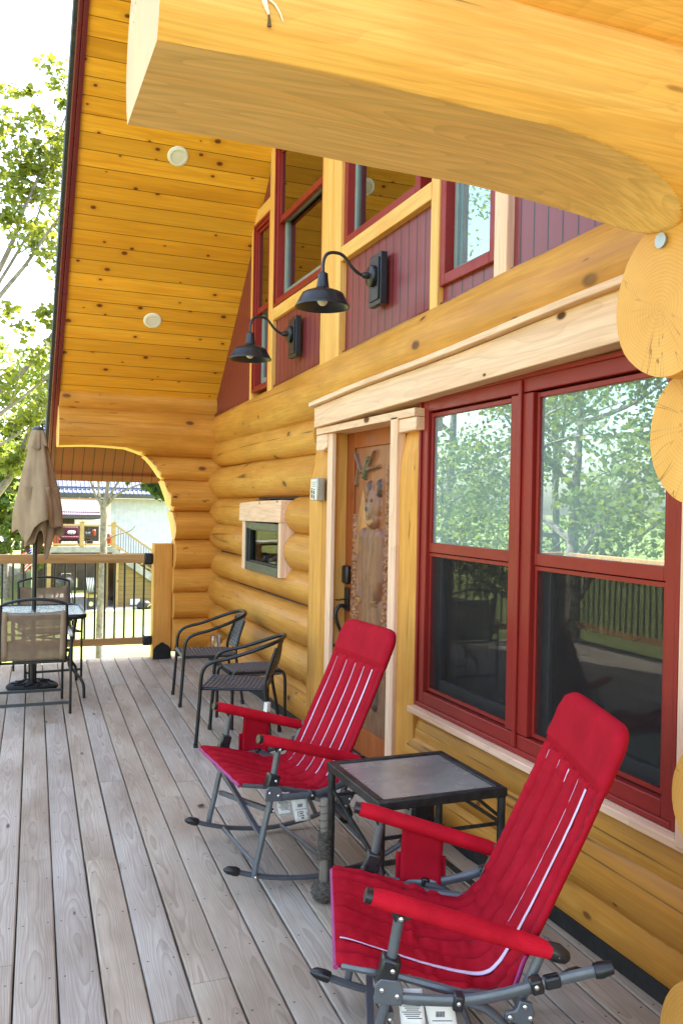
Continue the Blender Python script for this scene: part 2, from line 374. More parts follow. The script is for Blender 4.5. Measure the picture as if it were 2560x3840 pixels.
def deckmat():
    t = NT('weathered_deck_boards'); uv = t.n('ShaderNodeUVMap', uv_map='UVMap').outputs[0]; u, v, _ = t.sep(uv)
    at = t.n('ShaderNodeAttribute', attribute_name='rnd').outputs['Fac']
    vv = t.comb(t.math('MULTIPLY', u, 3.0), t.math('MULTIPLY', v, .9), t.math('MULTIPLY', at, 40.0))
    n1 = t.noise(vv, 1, 3, .5); n2 = t.noise(t.comb(t.math('MULTIPLY', u, 16.0), t.math('MULTIPLY', v, 2.6), t.math('MULTIPLY', at, 40.0)), 1, 3)
    cu = t.math('SUBTRACT', u, t.math('MULTIPLY', t.math('SUBTRACT', at, .5), .08))
    q = t.math('MULTIPLY', t.math('MULTIPLY', cu, cu), 1150.0)
    rr = t.math('ADD', t.math('ADD', q, t.math('MULTIPLY', n1, 12.0)), t.math('MULTIPLY', n2, .9))
    ring = t.math('FRACT', rr); ring = t.math('POWER', ring, 2.2)
    blot = t.noise(t.comb(t.math('MULTIPLY', u, 5), t.math('MULTIPLY', v, 1.3), t.math('MULTIPLY', at, 17.0)), 1, 4)
    tone = t.ramp(blot, [(.28, (.28,.225,.175)), (.5, (.405,.355,.303)), (.72, (.50,.46,.41))])
    tint = t.ramp(at, [(0, (1.03,.93,.80)), (.35, (1.02,.98,.91)), (.6, (1.0,1.0,1.0)), (1, (1.0,.91,.79))]); col = t.mix(1.0, tone, tint, 'MULTIPLY')
    col = t.mix(t.math('MULTIPLY', ring, .46), col, (.165,.12,.085))
    fine = t.noise(t.comb(t.math('MULTIPLY', u, 420.0), t.math('MULTIPLY', v, 5.0), at), 1, 2)
    col = t.mix(t.math('MULTIPLY', t.ramp(fine, [(.4, 1.0), (.6, 0.0)]), .22), col, (.12,.095,.075))
    d, kc = t.voro(t.comb(t.math('MULTIPLY', u, 9.0), t.math('MULTIPLY', v, 2.4), t.math('MULTIPLY', at, 31.0)), 1)
    k1, k2, k3 = t.sep(kc); ok = t.math('LESS_THAN', k1, .16)
    kn = t.math('MULTIPLY', t.math('SUBTRACT', 1.0, t.math('DIVIDE', d, t.math('MULTIPLY_ADD', k2, .08, .05)), clamp=True), ok)
    col = t.mix(t.math('MULTIPLY', kn, 1.6, clamp=True), col, (.09,.055,.035))
    # nail heads on the joist lines, two to a board
    jv = t.math('SUBTRACT', t.math('FRACT', t.math('DIVIDE', t.n('ShaderNodeSeparateXYZ').outputs[1], .41)), .5)
    px, py, pz = t.sep(t.coord()); jv = t.math('MULTIPLY', t.math('SUBTRACT', t.math('FRACT', t.math('DIVIDE', py, .41)), .5), .41)
    ju = t.math('SUBTRACT', t.math('ABSOLUTE', u), .045); nd = t.math('SQRT', t.math('ADD', t.math('MULTIPLY', jv, jv), t.math('MULTIPLY', ju, ju)))
    col = t.mix(t.math('MULTIPLY', t.math('LESS_THAN', nd, .0042), .8), col, (.03,.025,.022))
    # damp brown stain patches
    st = t.ramp(t.noise(t.comb(t.math('MULTIPLY', u, 9), t.math('MULTIPLY', v, 1.7), t.math('MULTIPLY', at, 77.0)), 1, 3), [(.68, 0.0), (.76, 1.0)])
    col = t.mix(t.math('MULTIPLY', st, .5), col, (.075,.055,.042))
    t.l(col, t.b.inputs['Base Color']); t.set(Roughness=.72, Specular_IOR_Level=.3)
    t.bump(t.math('SUBTRACT', t.math('MULTIPLY', fine, .35), t.math('MULTIPLY', ring, .5)), .3, .003); return t.m
M['deck'] = deckmat()
def lawnmat():
    t = NT('mown_grass'); c = t.coord(); a = t.noise(c, .35, 4); b = t.noise(c, 9, 3)
    col = t.ramp(t.math('ADD', t.math('MULTIPLY', a, .6), t.math('MULTIPLY', b, .4)), [(.3, (.115,.145,.035)), (.5, (.18,.21,.06)), (.7, (.26,.275,.10))])
    t.l(col, t.b.inputs['Base Color']); t.set(Roughness=.9, Specular_IOR_Level=.2); t.bump(b, .5, .05); return t.m
M['lawn'] = lawnmat()
def leafmat(name, d, l, tr):
    t = NT(name); c = t.coord(); n = t.noise(c, 1.4, 2); w = t.n('ShaderNodeTexWhiteNoise', noise_dimensions='3D'); 
    g = t.n('ShaderNodeNewGeometry'); rp = g.outputs['Random Per Island']
    col = t.ramp(t.math('ADD', t.math('MULTIPLY', n, .5), t.math('MULTIPLY', rp, .5)), [(.25, d), (.75, l)])
    t.l(col, t.b.inputs['Base Color']); t.set(Roughness=.5, Specular_IOR_Level=.4)
    ts = t.n('ShaderNodeBsdfTranslucent'); t.l(t.mix(.6, col, tr), ts.inputs[0]); mx = t.n('ShaderNodeMixShader'); mx.inputs[0].default_value = .45
    t.l(t.b.outputs[0], mx.inputs[1]); t.l(ts.outputs[0], mx.inputs[2]); t.l(mx.outputs[0], t.out.inputs[0]); return t.m
M['leafA'] = leafmat('maple_leaves', (.06,.095,.014), (.13,.17,.025), (.42,.44,.04))
M['leafB'] = leafmat('far_leaves', (.07,.12,.02), (.16,.21,.04), (.36,.44,.06))
M['leafC'] = leafmat('dark_leaves', (.03,.06,.016), (.07,.11,.03), (.12,.20,.04))
M['bark'] = plain('grey_bark', (.20,.165,.14), .9, 0, .45, 9, bump=.8)
M['leaf_litter'] = plain('dry_leaf', (.12,.07,.03), .8, 0, .3, 20)
# ------------------------------------------------------------------ the log house
XW = 2.2                       # axis of the wall logs (their faces bulge out to about X = 2.02)
house = thing('log_house', 'amber stained log house whose porch wall holds the carved door and red windows', 'house', (2.6, 5.0, 0))
def hp(mb, name, mat, **k): return mb.build(name, mat, house, **k)
def fnum(f, a): return f(a) if callable(f) else f
def make_log(name, axis, a0, a1, ctr, zc, r, mats, zcut=None, zcutw=None, seed=0, n=30, step=.09, lump=.028, parent=None, ry=1.0):
    """A peeled log along axis from a0 to a1; ctr/zc/r may be functions of the position along it.
    zcut(a): the underside is planed off level at that height (an arch)."""
    m = max(2, int((a1-a0)/step)+1); V = []; F = []; MI = []
    for i in range(m):
        a = lerp(a0, a1, i/(m-1)); c = fnum(ctr, a); z0 = fnum(zc, a); rr = fnum(r, a); zc_ = zcut(a) if zcut else -99
        for k in range(n):
            t = 2*PI*k/n; q = 1 + lump*nz(a*1.1+seed*9.1, math.cos(t)*.9+seed, math.sin(t)*.9) + .012*nz(a*5+seed, math.cos(t)*3, math.sin(t)*3)
            o = c + rr*q*ry*math.sin(t); z = z0 + rr*q*math.cos(t)
            if z < zc_:
                z = min(zc_, z0 + rr*.97)
            V.append((a, o, z) if axis == 'X' else (o, a, z))
    for i in range(m-1):
        for k in range(n):
            k2 = (k+1) % n; F.append((i*n+k, i*n+k2, (i+1)*n+k2, (i+1)*n+k))
            am = lerp(a0, a1, (i+.5)/(m-1)); mi = 0
            if zcut:
                zq = max(V[i*n+k][2] - zcut(a0+(a1-a0)*i/(m-1)), V[i*n+k2][2] - zcut(a0+(a1-a0)*i/(m-1)))
                if zq < 1e-4: mi = 2
            MI.append(mi)
    F.append(tuple(range(n))[::-1]); MI.append(1); F.append(tuple((m-1)*n+k for k in range(n))); MI.append(1)
    me = bpy.data.meshes.new(name); me.from_pydata(V, [], F)
    me.polygons.foreach_set('material_index', MI)
    me.polygons.foreach_set('use_smooth', [True]*len(F))
    at = me.attributes.new('pith', 'FLOAT_VECTOR', 'POINT'); rd = random.Random(seed)
    p = (fnum(ctr, a0)+rd.uniform(-.02,.02), fnum(zc, a0)+rd.uniform(-.03,.03), seed*1.7)
    at.data.foreach_set('vector', [q for _ in V for q in p])
    for q in mats: me.materials.append(q)
    fix_normals(me); me.set_sharp_from_angle(angle=R(42))
    o = bpy.data.objects.new(name, me); COL.objects.link(o)
    P = parent or house; o.parent = P; o.location = -Vector(P['wc']); return o
WM = [M['logY'], M['end']]; XM = [M['logX'], M['end'], M['cutX']]; BM = [M['beamX'], M['end'], M['cutX']]

# main wall (runs along Y).  seams between the courses:
seams = [2.26, 1.975, 1.67, 1.40, 1.115, .855, .56, .29, -.02]
# top plate log, thicker towards the camera
make_log('wall_log', 'Y', 1.2, 9.25, XW, lambda a: 2.475-.016*(a-2), lambda a: .258-.0115*(a-2), WM, seed=1)
DOOR0, DOOR1 = 4.105, 5.80      # opening with its two upright posts
WIN0, WIN1 = 2.24, 4.115
FIR0, FIR1 = 6.352, 7.495
for i in range(len(seams)-1):
    zt, zb = seams[i], seams[i+1]; zc = (zt+zb)/2; r = (zt-zb)/2*1.03 + .006
    wig = lambda a, zc=zc, i=i: zc + .012*math.sin(a*.9+i*2.1)
    rw = lambda a, r=r, i=i: r*(1+.035*math.sin(a*.7+i*1.3))
    runs = [(DOOR1-.06, 9.2)]
    if zt < .62: runs.append((1.4, DOOR0+.1))       # below the window
    if 1.05 < zc < 1.60: runs = [(DOOR1-.06, FIR0), (FIR1, 9.2)]
    if i == 0: runs.append((1.4, 2.26))
    for k, (a, b) in enumerate(runs): make_log('wall_log', 'Y', a, b, XW, wig, rw, WM, seed=10+i*3+k)
make_log('wall_log', 'Y', 1.4, DOOR0+.1, XW, .30, .175, WM, seed=61)
make_log('wall_log', 'Y', 1.4, DOOR0+.1, XW, .50, .12, WM, seed=62)
for b_ in ((DOOR1-.05, FIR0-.005, -.05, 2.36), (FIR1+.005, 8.9, -.05, 2.36), (FIR0-.0045, FIR1+.0045, 1.655, 2.36), (FIR0-.0045, FIR1+.0045, -.05, 1.0), (1.5, DOOR0+.08, -.05, .54)):  # added dark backing behind the logs, blocks light so the gaps read black
    t = MB(); t.box(2.17, 2.23, *b_); hp(t, 'dark_gap_backing', M['dark'])
t = MB(); t.box(1.74, 2.35, 8.945, 8.995, .02, 1.25); hp(t, 'dark_gap_backing', M['dark'])  # same added light-blocking backing for the far cross wall
# far cross wall (runs along X) with the arch
YC = 8.97
cs = [2.728, 2.505, 2.079, 1.833, 1.519, 1.227, .935, .687, .417, .08]
def farcut(a):
    if a < 1.2: return 2.135 + .02*math.sin((a-.5)*4)
    t = min(1, (a-1.2)/.475); return 1.23 + .90*math.sqrt(max(0, 1-t*t))
make_log('cross_wall_log', 'X', .555, 2.4, YC, 2.61, .135, XM, seed=31)
make_log('arch_log', 'X', .545, 2.4, YC, 2.30, .236, XM, zcut=farcut, seed=32, step=.05)
for i in range(2, len(cs)-1):
    zt, zb = cs[i], cs[i+1]; zc = (zt+zb)/2; r = (zt-zb)/2*1.03+.005
    if zc > 1.25:
        st = 1.2 + .475*math.sqrt(max(0, 1-((min(zt-.01, 2.12)-1.23)/.9)**2))
        make_log('cross_wall_log', 'X', st, 2.4, YC, zc, r, XM, zcut=farcut, seed=33+i, step=.04)
    else:
        make_log('cross_wall_log', 'X', 1.685 + [.0,.012,-.008,.01,0,.006,.01][i-2], 2.4, YC, zc, r, XM, seed=33+i)
# near cross wall: cantilevered arch beam and stepped log ends
YN = 1.725
def nearcut(a):
    if a < 1.0: return 2.42 + .02*(1-a)*math.sin((a-.2)*3)
    return 2.42 - .30*(a-1.0)**2 - .5*max(0, a-1.33)**2
make_log('arch_beam', 'X', .248, 2.4, YN, 2.527, .212, BM, zcut=nearcut, seed=51, step=.0095, n=260, lump=.012)
make_log('beam_log', 'X', .30, 2.4, YN, 2.845, .215, BM, seed=52, n=40, lump=.02)
make_log('beam_log', 'X', .36, 2.4, YN, 3.14, .20, BM, seed=53)
for i, (z, r, x0) in enumerate([(2.150, .200, 1.535), (1.812, .178, 1.640), (1.50, .16, 1.84), (1.20, .16, 1.86), (.855, .172, 1.735), (.555, .158, 1.775), (.20, .185, 1.725)]):
    make_log('cross_wall_log', 'X', x0, 2.4, YN, z, r, BM, seed=54+i, n=40, lump=.05, ry=.92)
# an electrical bore hole at the top of the first log end
t = MB(); t.lathe([(.014,-.02),(.014,.0),(.019,.002),(.019,.006)], (1.530, 1.735, 2.292), 18, Matrix.Rotation(-PI/2, 3, 'Y'), cap=True); hp(t, 'conduit_sleeve', M['silver'])

# upright log posts beside the door
t = MB(); P = []
def post_poly(y0, y1, x0, x1, rnd):
    n = 9; return [(y0, x1)] + [(lerp(y0, y1, k/(n-1)), x0 + rnd*(2*k/(n-1)-1)**2) for k in range(n)] + [(y1, x1)]
for (y0, y1, zt, rnd, x0) in ((5.43, 5.775, 2.01, .012, 2.032), (4.108, 4.362, 2.06, .03, 2.020)):
    t = MB(); pl = post_poly(y0, y1, x0, 2.30, rnd); m = 26; rows = []
    for i in range(m):
        z = -.02 + (zt+.02)*i/(m-1); e = max(0, (i-(m-5))/4)
        rows.append([(x + .05*e*e*(1 if x < 2.2 else 0) + .004*nz(z*2, y*6, 1), y, z) for (y, x) in pl])
    t.grid(rows); top = len(t.v)-len(pl); t.f.append(tuple(top+k for k in range(len(pl)))); hp(t, 'door_post', M['logZ'])
# header boards over door and window, with the scribed cap strip
t = MB(); n = 14
for j in range(1):
    pts = []
    ys = [lerp(5.51, 1.30, i/(n-1)) for i in range(n)]
    tp = [2.268 + .033*(5.51-y) + .004*math.sin(y*3) for y in ys]; bt = [2.131 + .021*(5.51-y) for y in ys]
    poly = [(y, z) for y, z in zip(ys, tp)] + [(y, z) for y, z in zip(ys[::-1], bt[::-1])]
t.prism(poly, 'X', 1.97, 2.14); hp(t, 'header_board', M['pineY'], bevel=.004)
t = MB(); poly = [(y+.02, z+.004) for y, z in zip(ys, tp)] + [(y+.02, z+.034) for y, z in zip(ys[::-1], tp[::-1])]
t.prism(poly, 'X', 1.935, 2.1); hp(t, 'header_cap', M['pineY'], bevel=.004)
t = MB(); t.box(2.0, 2.16, 4.06, 5.545, 2.086, 2.1295); hp(t, 'header_strip', M['pineY'], bevel=.003)
t = MB(); t.prism([(5.57, 2.084), (5.37, 2.084), (5.37, 1.995), (5.45, 1.975), (5.575, 1.98)], 'X', 2.01, 2.12); hp(t, 'header_block', M['pineY'], bevel=.006)
t = MB(); t.prism([(4.31, 2.084), (4.06, 2.084), (4.06, 2.015), (4.31, 2.01)], 'X', 2.01, 2.12); hp(t, 'header_block', M['pineY'], bevel=.006)
# vertical pine trim either side of the door, jambs and threshold
t = MB(); t.box(2.024, 2.0515, 5.30, 5.385, .0, 2.085); hp(t, 'door_trim', M['pineZ'], bevel=.003)
t = MB(); t.box(2.000, 2.0515, 4.262, 4.352, .0, 2.10); hp(t, 'door_trim', M['pineZ'], bevel=.003)
t = MB(); t.box(2.052, 2.28, 5.358, 5.439, .0, 2.085); hp(t, 'door_jamb', M['pineGold'])
t = MB(); t.box(2.052, 2.28, 4.364, 4.416, .0, 2.097); hp(t, 'door_jamb', M['pineGold'])
t = MB(); t.box(2.0, 2.3, 4.42, 5.356, -.02, .045); hp(t, 'door_sill', M['charcoal'], bevel=.004)

# ---- carved door
def build_door():
    X0 = 2.150; d = MB()
    y0, y1, z0, z1 = 4.424, 5.354, .05, 2.094; py0, py1, pz0, pz1 = 4.545, 5.228, .22, 1.985
    d.box(X0, X0+.045, y0, py0, z0, z1); d.box(X0, X0+.045, py1, y1, z0, z1)
    d.box(X0, X0+.045, py0+.0005, py1-.0005, z0, pz0); d.box(X0, X0+.045, py0+.0005, py1-.0005, pz1, z1)
    door = hp(d, 'door', M['door'], bevel=.003)
    nu, nv = 150, 360; rows = []; cols = []
    def cap(u, v, a, b, r0, r1):
        ax, ay = a; bx, by = b; dx, dy = bx-ax, by-ay; L = dx*dx+dy*dy; s = max(0, min(1, ((u-ax)*dx+(v-ay)*dy)/L))
        q = math.hypot(u-ax-dx*s, v-ay-dy*s)/lerp(r0, r1, s); return math.sqrt(max(0, 1-q*q)), s
    def ell(u, v, c, rx, rz):
        q = ((u-c[0])/rx)**2 + ((v-c[1])/rz)**2; return math.sqrt(max(0, 1-q))
    PANEL, BEAR, BEARD, TREE, TAN, GREEN, NOSE = (.33,.108,.037), (.24,.090,.042), (.09,.045,.03), (.24,.085,.033), (.46,.20,.06), (.10,.10,.055), (.02,.015,.013)
    for j in range(nv):
        v = lerp(pz0, pz1, j/(nv-1)); row = []
        for i in range(nu):
            u = lerp(py1, py0, i/(nu-1)); h = 0.0; c = PANEL
            def put(hh, col, amp):
                nonlocal h, c
                if hh*amp > h: h = hh*amp; c = col
            # rock ground and slope behind the legs
            g = .80 + .10*math.sin(u*9) + .05*nz(u*12, v*12, 3)
            if v < g: put(min(1, (g-v)*14)*(.6+.4*nz(u*16, v*16, 5)), (.19,.085,.042), .016)
            # mountain side / tan shape left of the head
            if u > 4.99:
                mt = 1.72 - 5.5*(u-5.11)**2*8 - abs(u-5.11)*1.1
                if 1.30 < v < mt: put(min(1, (mt-v)*16), TAN, .015*(.8+.25*math.sin((u*70+v*40))))
            # spruce trees on both sides
            for (tc, tb, tt, w) in ((5.205, .72, 1.56, .085), (4.69, .60, 1.86, .12), (5.19, .45, .95, .07)):
                if tb < v < tt:
                    f = (tt-v)/(tt-tb); saw = .55+.45*((v*14) % 1.0); wd = w*(.25+.75*f)*saw
                    q = abs(u-tc)/max(wd, 1e-3)
                    if q < 1: put((1-q*q)**.5*(.65+.45*nz(u*55, v*55, 1)), lerp_c(TREE, (.42,.19,.075), max(0, min(1, 1.6*nz(u*45, v*30, 8)))), .042)
            # bear
            body = max(ell(u, v, (4.935, 1.17), .150, .37), ell(u, v, (4.94, .95), .160, .27))
            put(body**.8, BEAR, .046)
            for a, b, r0, r1 in (((5.02, .85), (5.045, .42), .085, .06), ((4.865, .85), (4.85, .42), .085, .06)):
                q, s_ = cap(u, v, a, b, r0, r1); put(q, BEARD, .044)
            for a, b, r0, r1 in (((5.045, 1.42), (5.075, 1.16), .058, .046), ((5.075, 1.16), (5.065, 1.05), .046, .036), ((4.81, 1.42), (4.80, 1.16), .06, .05), ((4.80, 1.16), (4.835, 1.04), .05, .04)):
                q, s_ = cap(u, v, a, b, r0, r1); put(q, BEAR, .056)
            for px in (5.065, 4.835):
                for k in range(4):
                    q, s_ = cap(u, v, (px-.024+k*.016, 1.03), (px-.024+k*.016, 1.005), .006, .003); put(q, TAN, .062)
            put(ell(u, v, (4.90, 1.61), .094, .120)**.7, BEAR, .058)
            put(ell(u, v, (4.90, 1.54), .082, .075)**.7, BEAR, .058)
            for ec in ((4.972, 1.715), (4.822, 1.722)):
                e = ell(u, v, ec, .027, .058); put(e, BEARD, .050)
                if ell(u, v, (ec[0], ec[1]-.006), .016, .030) > .2: c = (.22,.11,.06)
            mz = ell(u, v, (4.903, 1.578), .040, .062)
            if mz > 0: put(.7+.3*mz, (.24,.12,.06), .075)
            if ell(u, v, (4.906, 1.595), .018, .014) > 0: put(1, NOSE, .080)
            if abs(v-1.548) < .004 and abs(u-4.904) < .03: c = BEARD
            for ex in (4.94, 4.866):
                if ell(u, v, (ex, 1.648), .011, .012) > 0: put(1, NOSE, .062)
            q = ell(u, v, (4.905, 1.515), .055, .024)
            if q > 0: put(.8+.2*q, TAN, .064)
            if body > 0 and c in (BEAR, BEARD):
                h += .0045*nz(u*60, v*14, 2) + .002*nz(u*130, v*40, 7)
                k = nz(u*34, v*9, 4); c = lerp_c(c, (.23,.115,.06) if k > 0 else (.085,.045,.032), min(1, abs(k)*1.2))
            # branch with a small bird
            for a, b, r0, r1 in (((5.215, 1.95), (5.11, 1.83), .02, .014), ((5.11, 1.83), (4.84, 1.855), .017, .010), ((5.0, 1.85), (4.90, 1.955), .012, .006), ((5.15, 1.87), (5.19, 1.755), .012, .02), ((5.0, 1.84), (5.03, 1.90), .012, .012)):
                q, s_ = cap(u, v, a, b, r0, r1); put(q, (.17,.075,.04), .034)
            q, s_ = cap(u, v, (5.05, 1.80), (4.99, 1.90), .024, .016); put(q, GREEN, .046)
            put(ell(u, v, (4.985, 1.905), .02, .02), GREEN, .05)
            row.append((X0+.016 - h*.85, u, v)); cols.append((*c, 1.0))
        rows.append(row)
    t = MB(); t.grid(rows); me = bpy.data.meshes.new('bear_carving'); me.from_pydata(t.v, [], t.f)
    ca = me.color_attributes.new('carv', 'FLOAT_COLOR', 'POINT'); ca.data.foreach_set('color', [q for c in cols for q in c])
    me.polygons.foreach_set('use_smooth', [True]*len(me.polygons))
    q = NT('carved_wood'); va = q.n('ShaderNodeVertexColor', layer_name='carv').outputs[0]; cc = q.coord()
    g = q.noise(q.mapping(cc, (30, 30, 3)), 1, 3); q.l(q.mix(q.math('MULTIPLY', q.ramp(g, [(.4, 1.0), (.65, 0.0)]), .35), va, (.07,.03,.014)), q.b.inputs['Base Color']); q.set(Roughness=.45)
    me.materials.append(q.m)
    o = bpy.data.objects.new('bear_carving', me); COL.objects.link(o); sub(door, o)
    # deadbolt keypad and thumb-latch handle
    k = MB(); k.box(X0-.035, X0, 5.245, 5.335, 1.10, 1.222); o = k.build('deadbolt', M['black'], bevel=.014); sub(door, o)
    k = MB(); k.box(X0-.014, X0, 5.255, 5.325, .925, 1.075); k.box(X0-.05, X0-.012, 5.285, 5.30, .995, 1.003); k.box(X0-.085, X0-.05, 5.272, 5.312, .993, .999)
    pts = smooth_path([(X0-.012, 5.29, .945), (X0-.055, 5.29, .958), (X0-.085, 5.29, .915), (X0-.075, 5.29, .85), (X0-.048, 5.29, .79), (X0-.04, 5.29, .745), (X0-.055, 5.29, .715), (X0-.085, 5.29, .70), (X0-.10, 5.29, .705)], 6)
    k.tube(pts, [lerp(.013, .009, i/(len(pts)-1)) for i in range(len(pts))], 10); k.bar((X0-.045, 5.29, .75), (X0, 5.29, .75), .02, .03)
    o = k.build('door_handle', M['black'], bevel=.003); sub(door, o)
def lerp_c(a, b, t): return tuple(lerp(x, y, t) for x, y in zip(a, b))
build_door()

# ---- ground-floor double window
def rect_frame(t, x0, x1, y0, y1, z0, z1, w, wb=None, wt=None):
    wb = w if wb is None else wb; wt = w if wt is None else wt
    t.box(x0, x1, y0, y0+w, z0, z1); t.box(x0, x1, y1-w, y1, z0, z1)
    t.box(x0, x1, y0+w+.0003, y1-w-.0003, z0, z0+wb); t.box(x0, x1, y0+w+.0003, y1-w-.0003, z1-wt, z1)
def dh_window(units, z0, z1, zm, xf, trim, glass_hi, glass_lo, rail=.02, screened=True):
    yl, yr = max(u[1] for u in units), min(u[0] for u in units)
    w = MB(); rect_frame(w, xf, xf+.13, yr-trim, yl+trim, z0-trim, z1+trim, trim-.006)
    w2 = MB()
    for (a, b) in units: pass
    if len(units) > 1:
        us = sorted(units); w.box(xf, xf+.13, us[0][1]+.004, us[1][0]-.004, z0-.002, z1+.002)
        w.box(xf-.012, xf-.0005, (us[0][1]+us[1][0])/2-.012, (us[0][1]+us[1][0])/2+.012, z0-.06, z1+.06)
    rect_frame(w, xf-.012, xf-.0005, yr-trim, yl+trim, z0-trim, z1+trim, .022)
    W = hp(w, 'window', M['frame'], bevel=.004)
    for (a, b) in units:
        s = MB(); rect_frame(s, xf+.016, xf+.05, a+.002, b-.002, zm-.02, z1-.002, .018, .05, .022); o = s.build('upper_sash', M['frame'], bevel=.003); sub(W, o)
        s = MB(); rect_frame(s, xf+.060, xf+.10, a+.002, b-.002, z0+.002, zm+.02, .055, .06, .03); o = s.build('lower_sash', M['vinyl'] if not screened else M['screen'], bevel=.003); sub(W, o)
        s = MB(); s.box(xf+.030, xf+.036, a+.018, b-.018, zm+.025, z1-.02); o = s.build('upper_pane', glass_hi); sub(W, o)
        s = MB(); s.box(xf+.078, xf+.084, a+.055, b-.055, z0+.05, zm-.01); o = s.build('lower_pane', glass_lo); sub(W, o)
        if screened:
            s = MB(); rect_frame(s, xf+.020, xf+.034, a+.004, b-.004, z0+.004, zm-.024, .016); o = s.build('screen_frame', M['frame']); sub(W, o)
            s = MB(); s.box(xf+.026, xf+.0275, a+.02, b-.02, z0+.02, zm-.04); o = s.build('insect_screen', M['mesh']); sub(W, o)
            s = MB()
            for yy in (b-.022, b-.034): s.box(xf+.05, xf+.058, yy-.003, yy, zm+.03, z1-.02)
            o = s.build('glazing_bead', M['vinyl']); sub(W, o)
            s = MB()
            for yy in (lerp(a, b, .28), lerp(a, b, .75)): s.box(xf+.034, xf+.06, yy-.03, yy+.03, zm+.026, zm+.042)
            o = s.build('sash_lock', M['silver'], bevel=.004); sub(W, o)
    return W
dh_window([(2.292, 3.070), (3.245, 4.015)], .665, 2.100, 1.402, 2.060, .086, M['glassU'], M['glassS'])
t = MB(); t.box(2.006, 2.2, 2.0, 4.095, .546, .5765); hp(t, 'window_sill', M['pineY'], bevel=.003)
t = MB(); t.box(2.0, 2.2, 1.88, 2.155, .56, 2.25); hp(t, 'window_side_post', M['pineZ'], bevel=.004)
# dim curtains' edge / room behind: floor, back wall, inner partitions
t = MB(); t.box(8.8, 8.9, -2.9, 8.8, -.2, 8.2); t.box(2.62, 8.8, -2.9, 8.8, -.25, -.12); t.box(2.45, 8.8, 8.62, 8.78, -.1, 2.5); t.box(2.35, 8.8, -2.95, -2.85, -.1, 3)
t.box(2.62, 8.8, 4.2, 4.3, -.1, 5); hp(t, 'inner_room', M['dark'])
t = MB(); t.box(2.08, 2.32, -2.9, 1.25, -.1, 8); hp(t, 'wall_beyond', M['logY'])
# baseboard membrane where wall meets deck
t = MB(); t.box(2.045, 2.2, 1.92, 4.354, -.02, .062); t.box(2.045, 2.2, 5.444, 8.82, -.02, .062); hp(t, 'base_flashing', M['flash'])

# ---- gable: siding, posts, trims, upper windows
XS = 2.085
def logtop(y): return 2.475-.016*(y-2) + (.258-.0115*(y-2))*.80
def roofz(y): return 11.175 - .960*y
def siding(y0, y1, zfun0, zfun1, x=2.097):
    t = MB(); n = 12; ys = [lerp(y0, y1, i/(n-1)) for i in range(n)]
    poly = [(y, zfun0(y)) for y in ys] + [(y, zfun1(y)) for y in ys[::-1]]
    t.prism(poly, 'X', x, x+.03); hp(t, 'gable_siding', M['maroon'])
    b = MB(); k = math.ceil(y0/.1015)
    while k*.1015 < y1:
        y = k*.1015
        k += 1
    c = MB(); poly = [(y, zfun0(y)-.01) for y in ys] + [(y, zfun0(y)+.022) for y in ys[::-1]]; c.prism(poly, 'X', x-.016, x-.0125); hp(c, 'siding_edge', M['fascia'])
siding(7.50, 8.92, logtop, lambda y: roofz(y)-.004)
siding(6.95, 7.40, lambda y: 4.155, lambda y: roofz(y)-.004)
siding(5.65, 6.82, logtop, lambda y: 3.11)
siding(4.04, 5.345, logtop, lambda y: 3.198)
siding(3.40, 3.955, logtop, lambda y: 2.76)
siding(1.2, 3.30, logtop, lambda y: min(roofz(y)-.004, 7.9))
def board(name, y0, y1, z0, z1, x0=2.066, x1=2.14, mat='pineGold', bev=.004):
    t = MB(); t.box(x0, x1, y0, y1, z0, z1); hp(t, name, M[mat], bevel=bev)
board('gable_trim', 7.425, 7.50, 2.50, 4.05); board('gable_trim', 6.94, 7.50, 4.0505, 4.155, mat='pineGoldY')
def sl(name, y0, y1, x0=2.062, mat='pineGold', zb=None):
    t = MB(); t.prism([(y0, logtop(y0)-.1), (y1, logtop(y1)-.1), (y1, roofz(y1)-.006), (y0, roofz(y0)-.006)], 'X', x0, 2.14); hp(t, name, M[mat], bevel=.005)
sl('gable_post', 6.825, 6.938); sl('gable_post', 5.292, 5.648, 2.05, 'pineGold'); sl('gable_post', 3.952, 4.038); sl('gable_post', 3.305, 3.412, mat='pineZ')
board('gable_trim', 5.65, 6.823, 3.11, 3.205, mat='pineGoldY'); board('gable_trim', 4.03, 5.29, 3.20, 3.292, 2.055, mat='pineGoldY')
dh_window([(6.995, 7.365)], 2.64, 3.985, 3.28, 2.072, .056, M['glassG'], M['glassG'], screened=False)
dh_window([(5.725, 6.745)], 3.275, 4.46, 3.895, 2.072, .066, M['glassG'], M['glassG'], screened=False)
def fixed_window(y0, y1, z0, z1, tr, glassm, xf=2.072):
    w = MB(); rect_frame(w, xf, xf+.12, y0, y1, z0, z1, tr); W = hp(w, 'window', M['frame'], bevel=.004)
    s = MB(); rect_frame(s, xf+.05, xf+.09, y0+tr+.001, y1-tr-.001, z0+tr+.001, z1-tr-.001, .03); o = s.build('sash', M['vinyl'], bevel=.003); sub(W, o)
    s = MB(); s.box(xf+.066, xf+.072, y0+tr+.03, y1-tr-.03, z0+tr+.03, z1-tr-.03); o = s.build('pane', glassm); sub(W, o)
fixed_window(4.19, 5.29, 3.295, 5.3, .055, M['glassG']); fixed_window(3.415, 3.95, 2.735, 4.6, .055, M['glassU'])

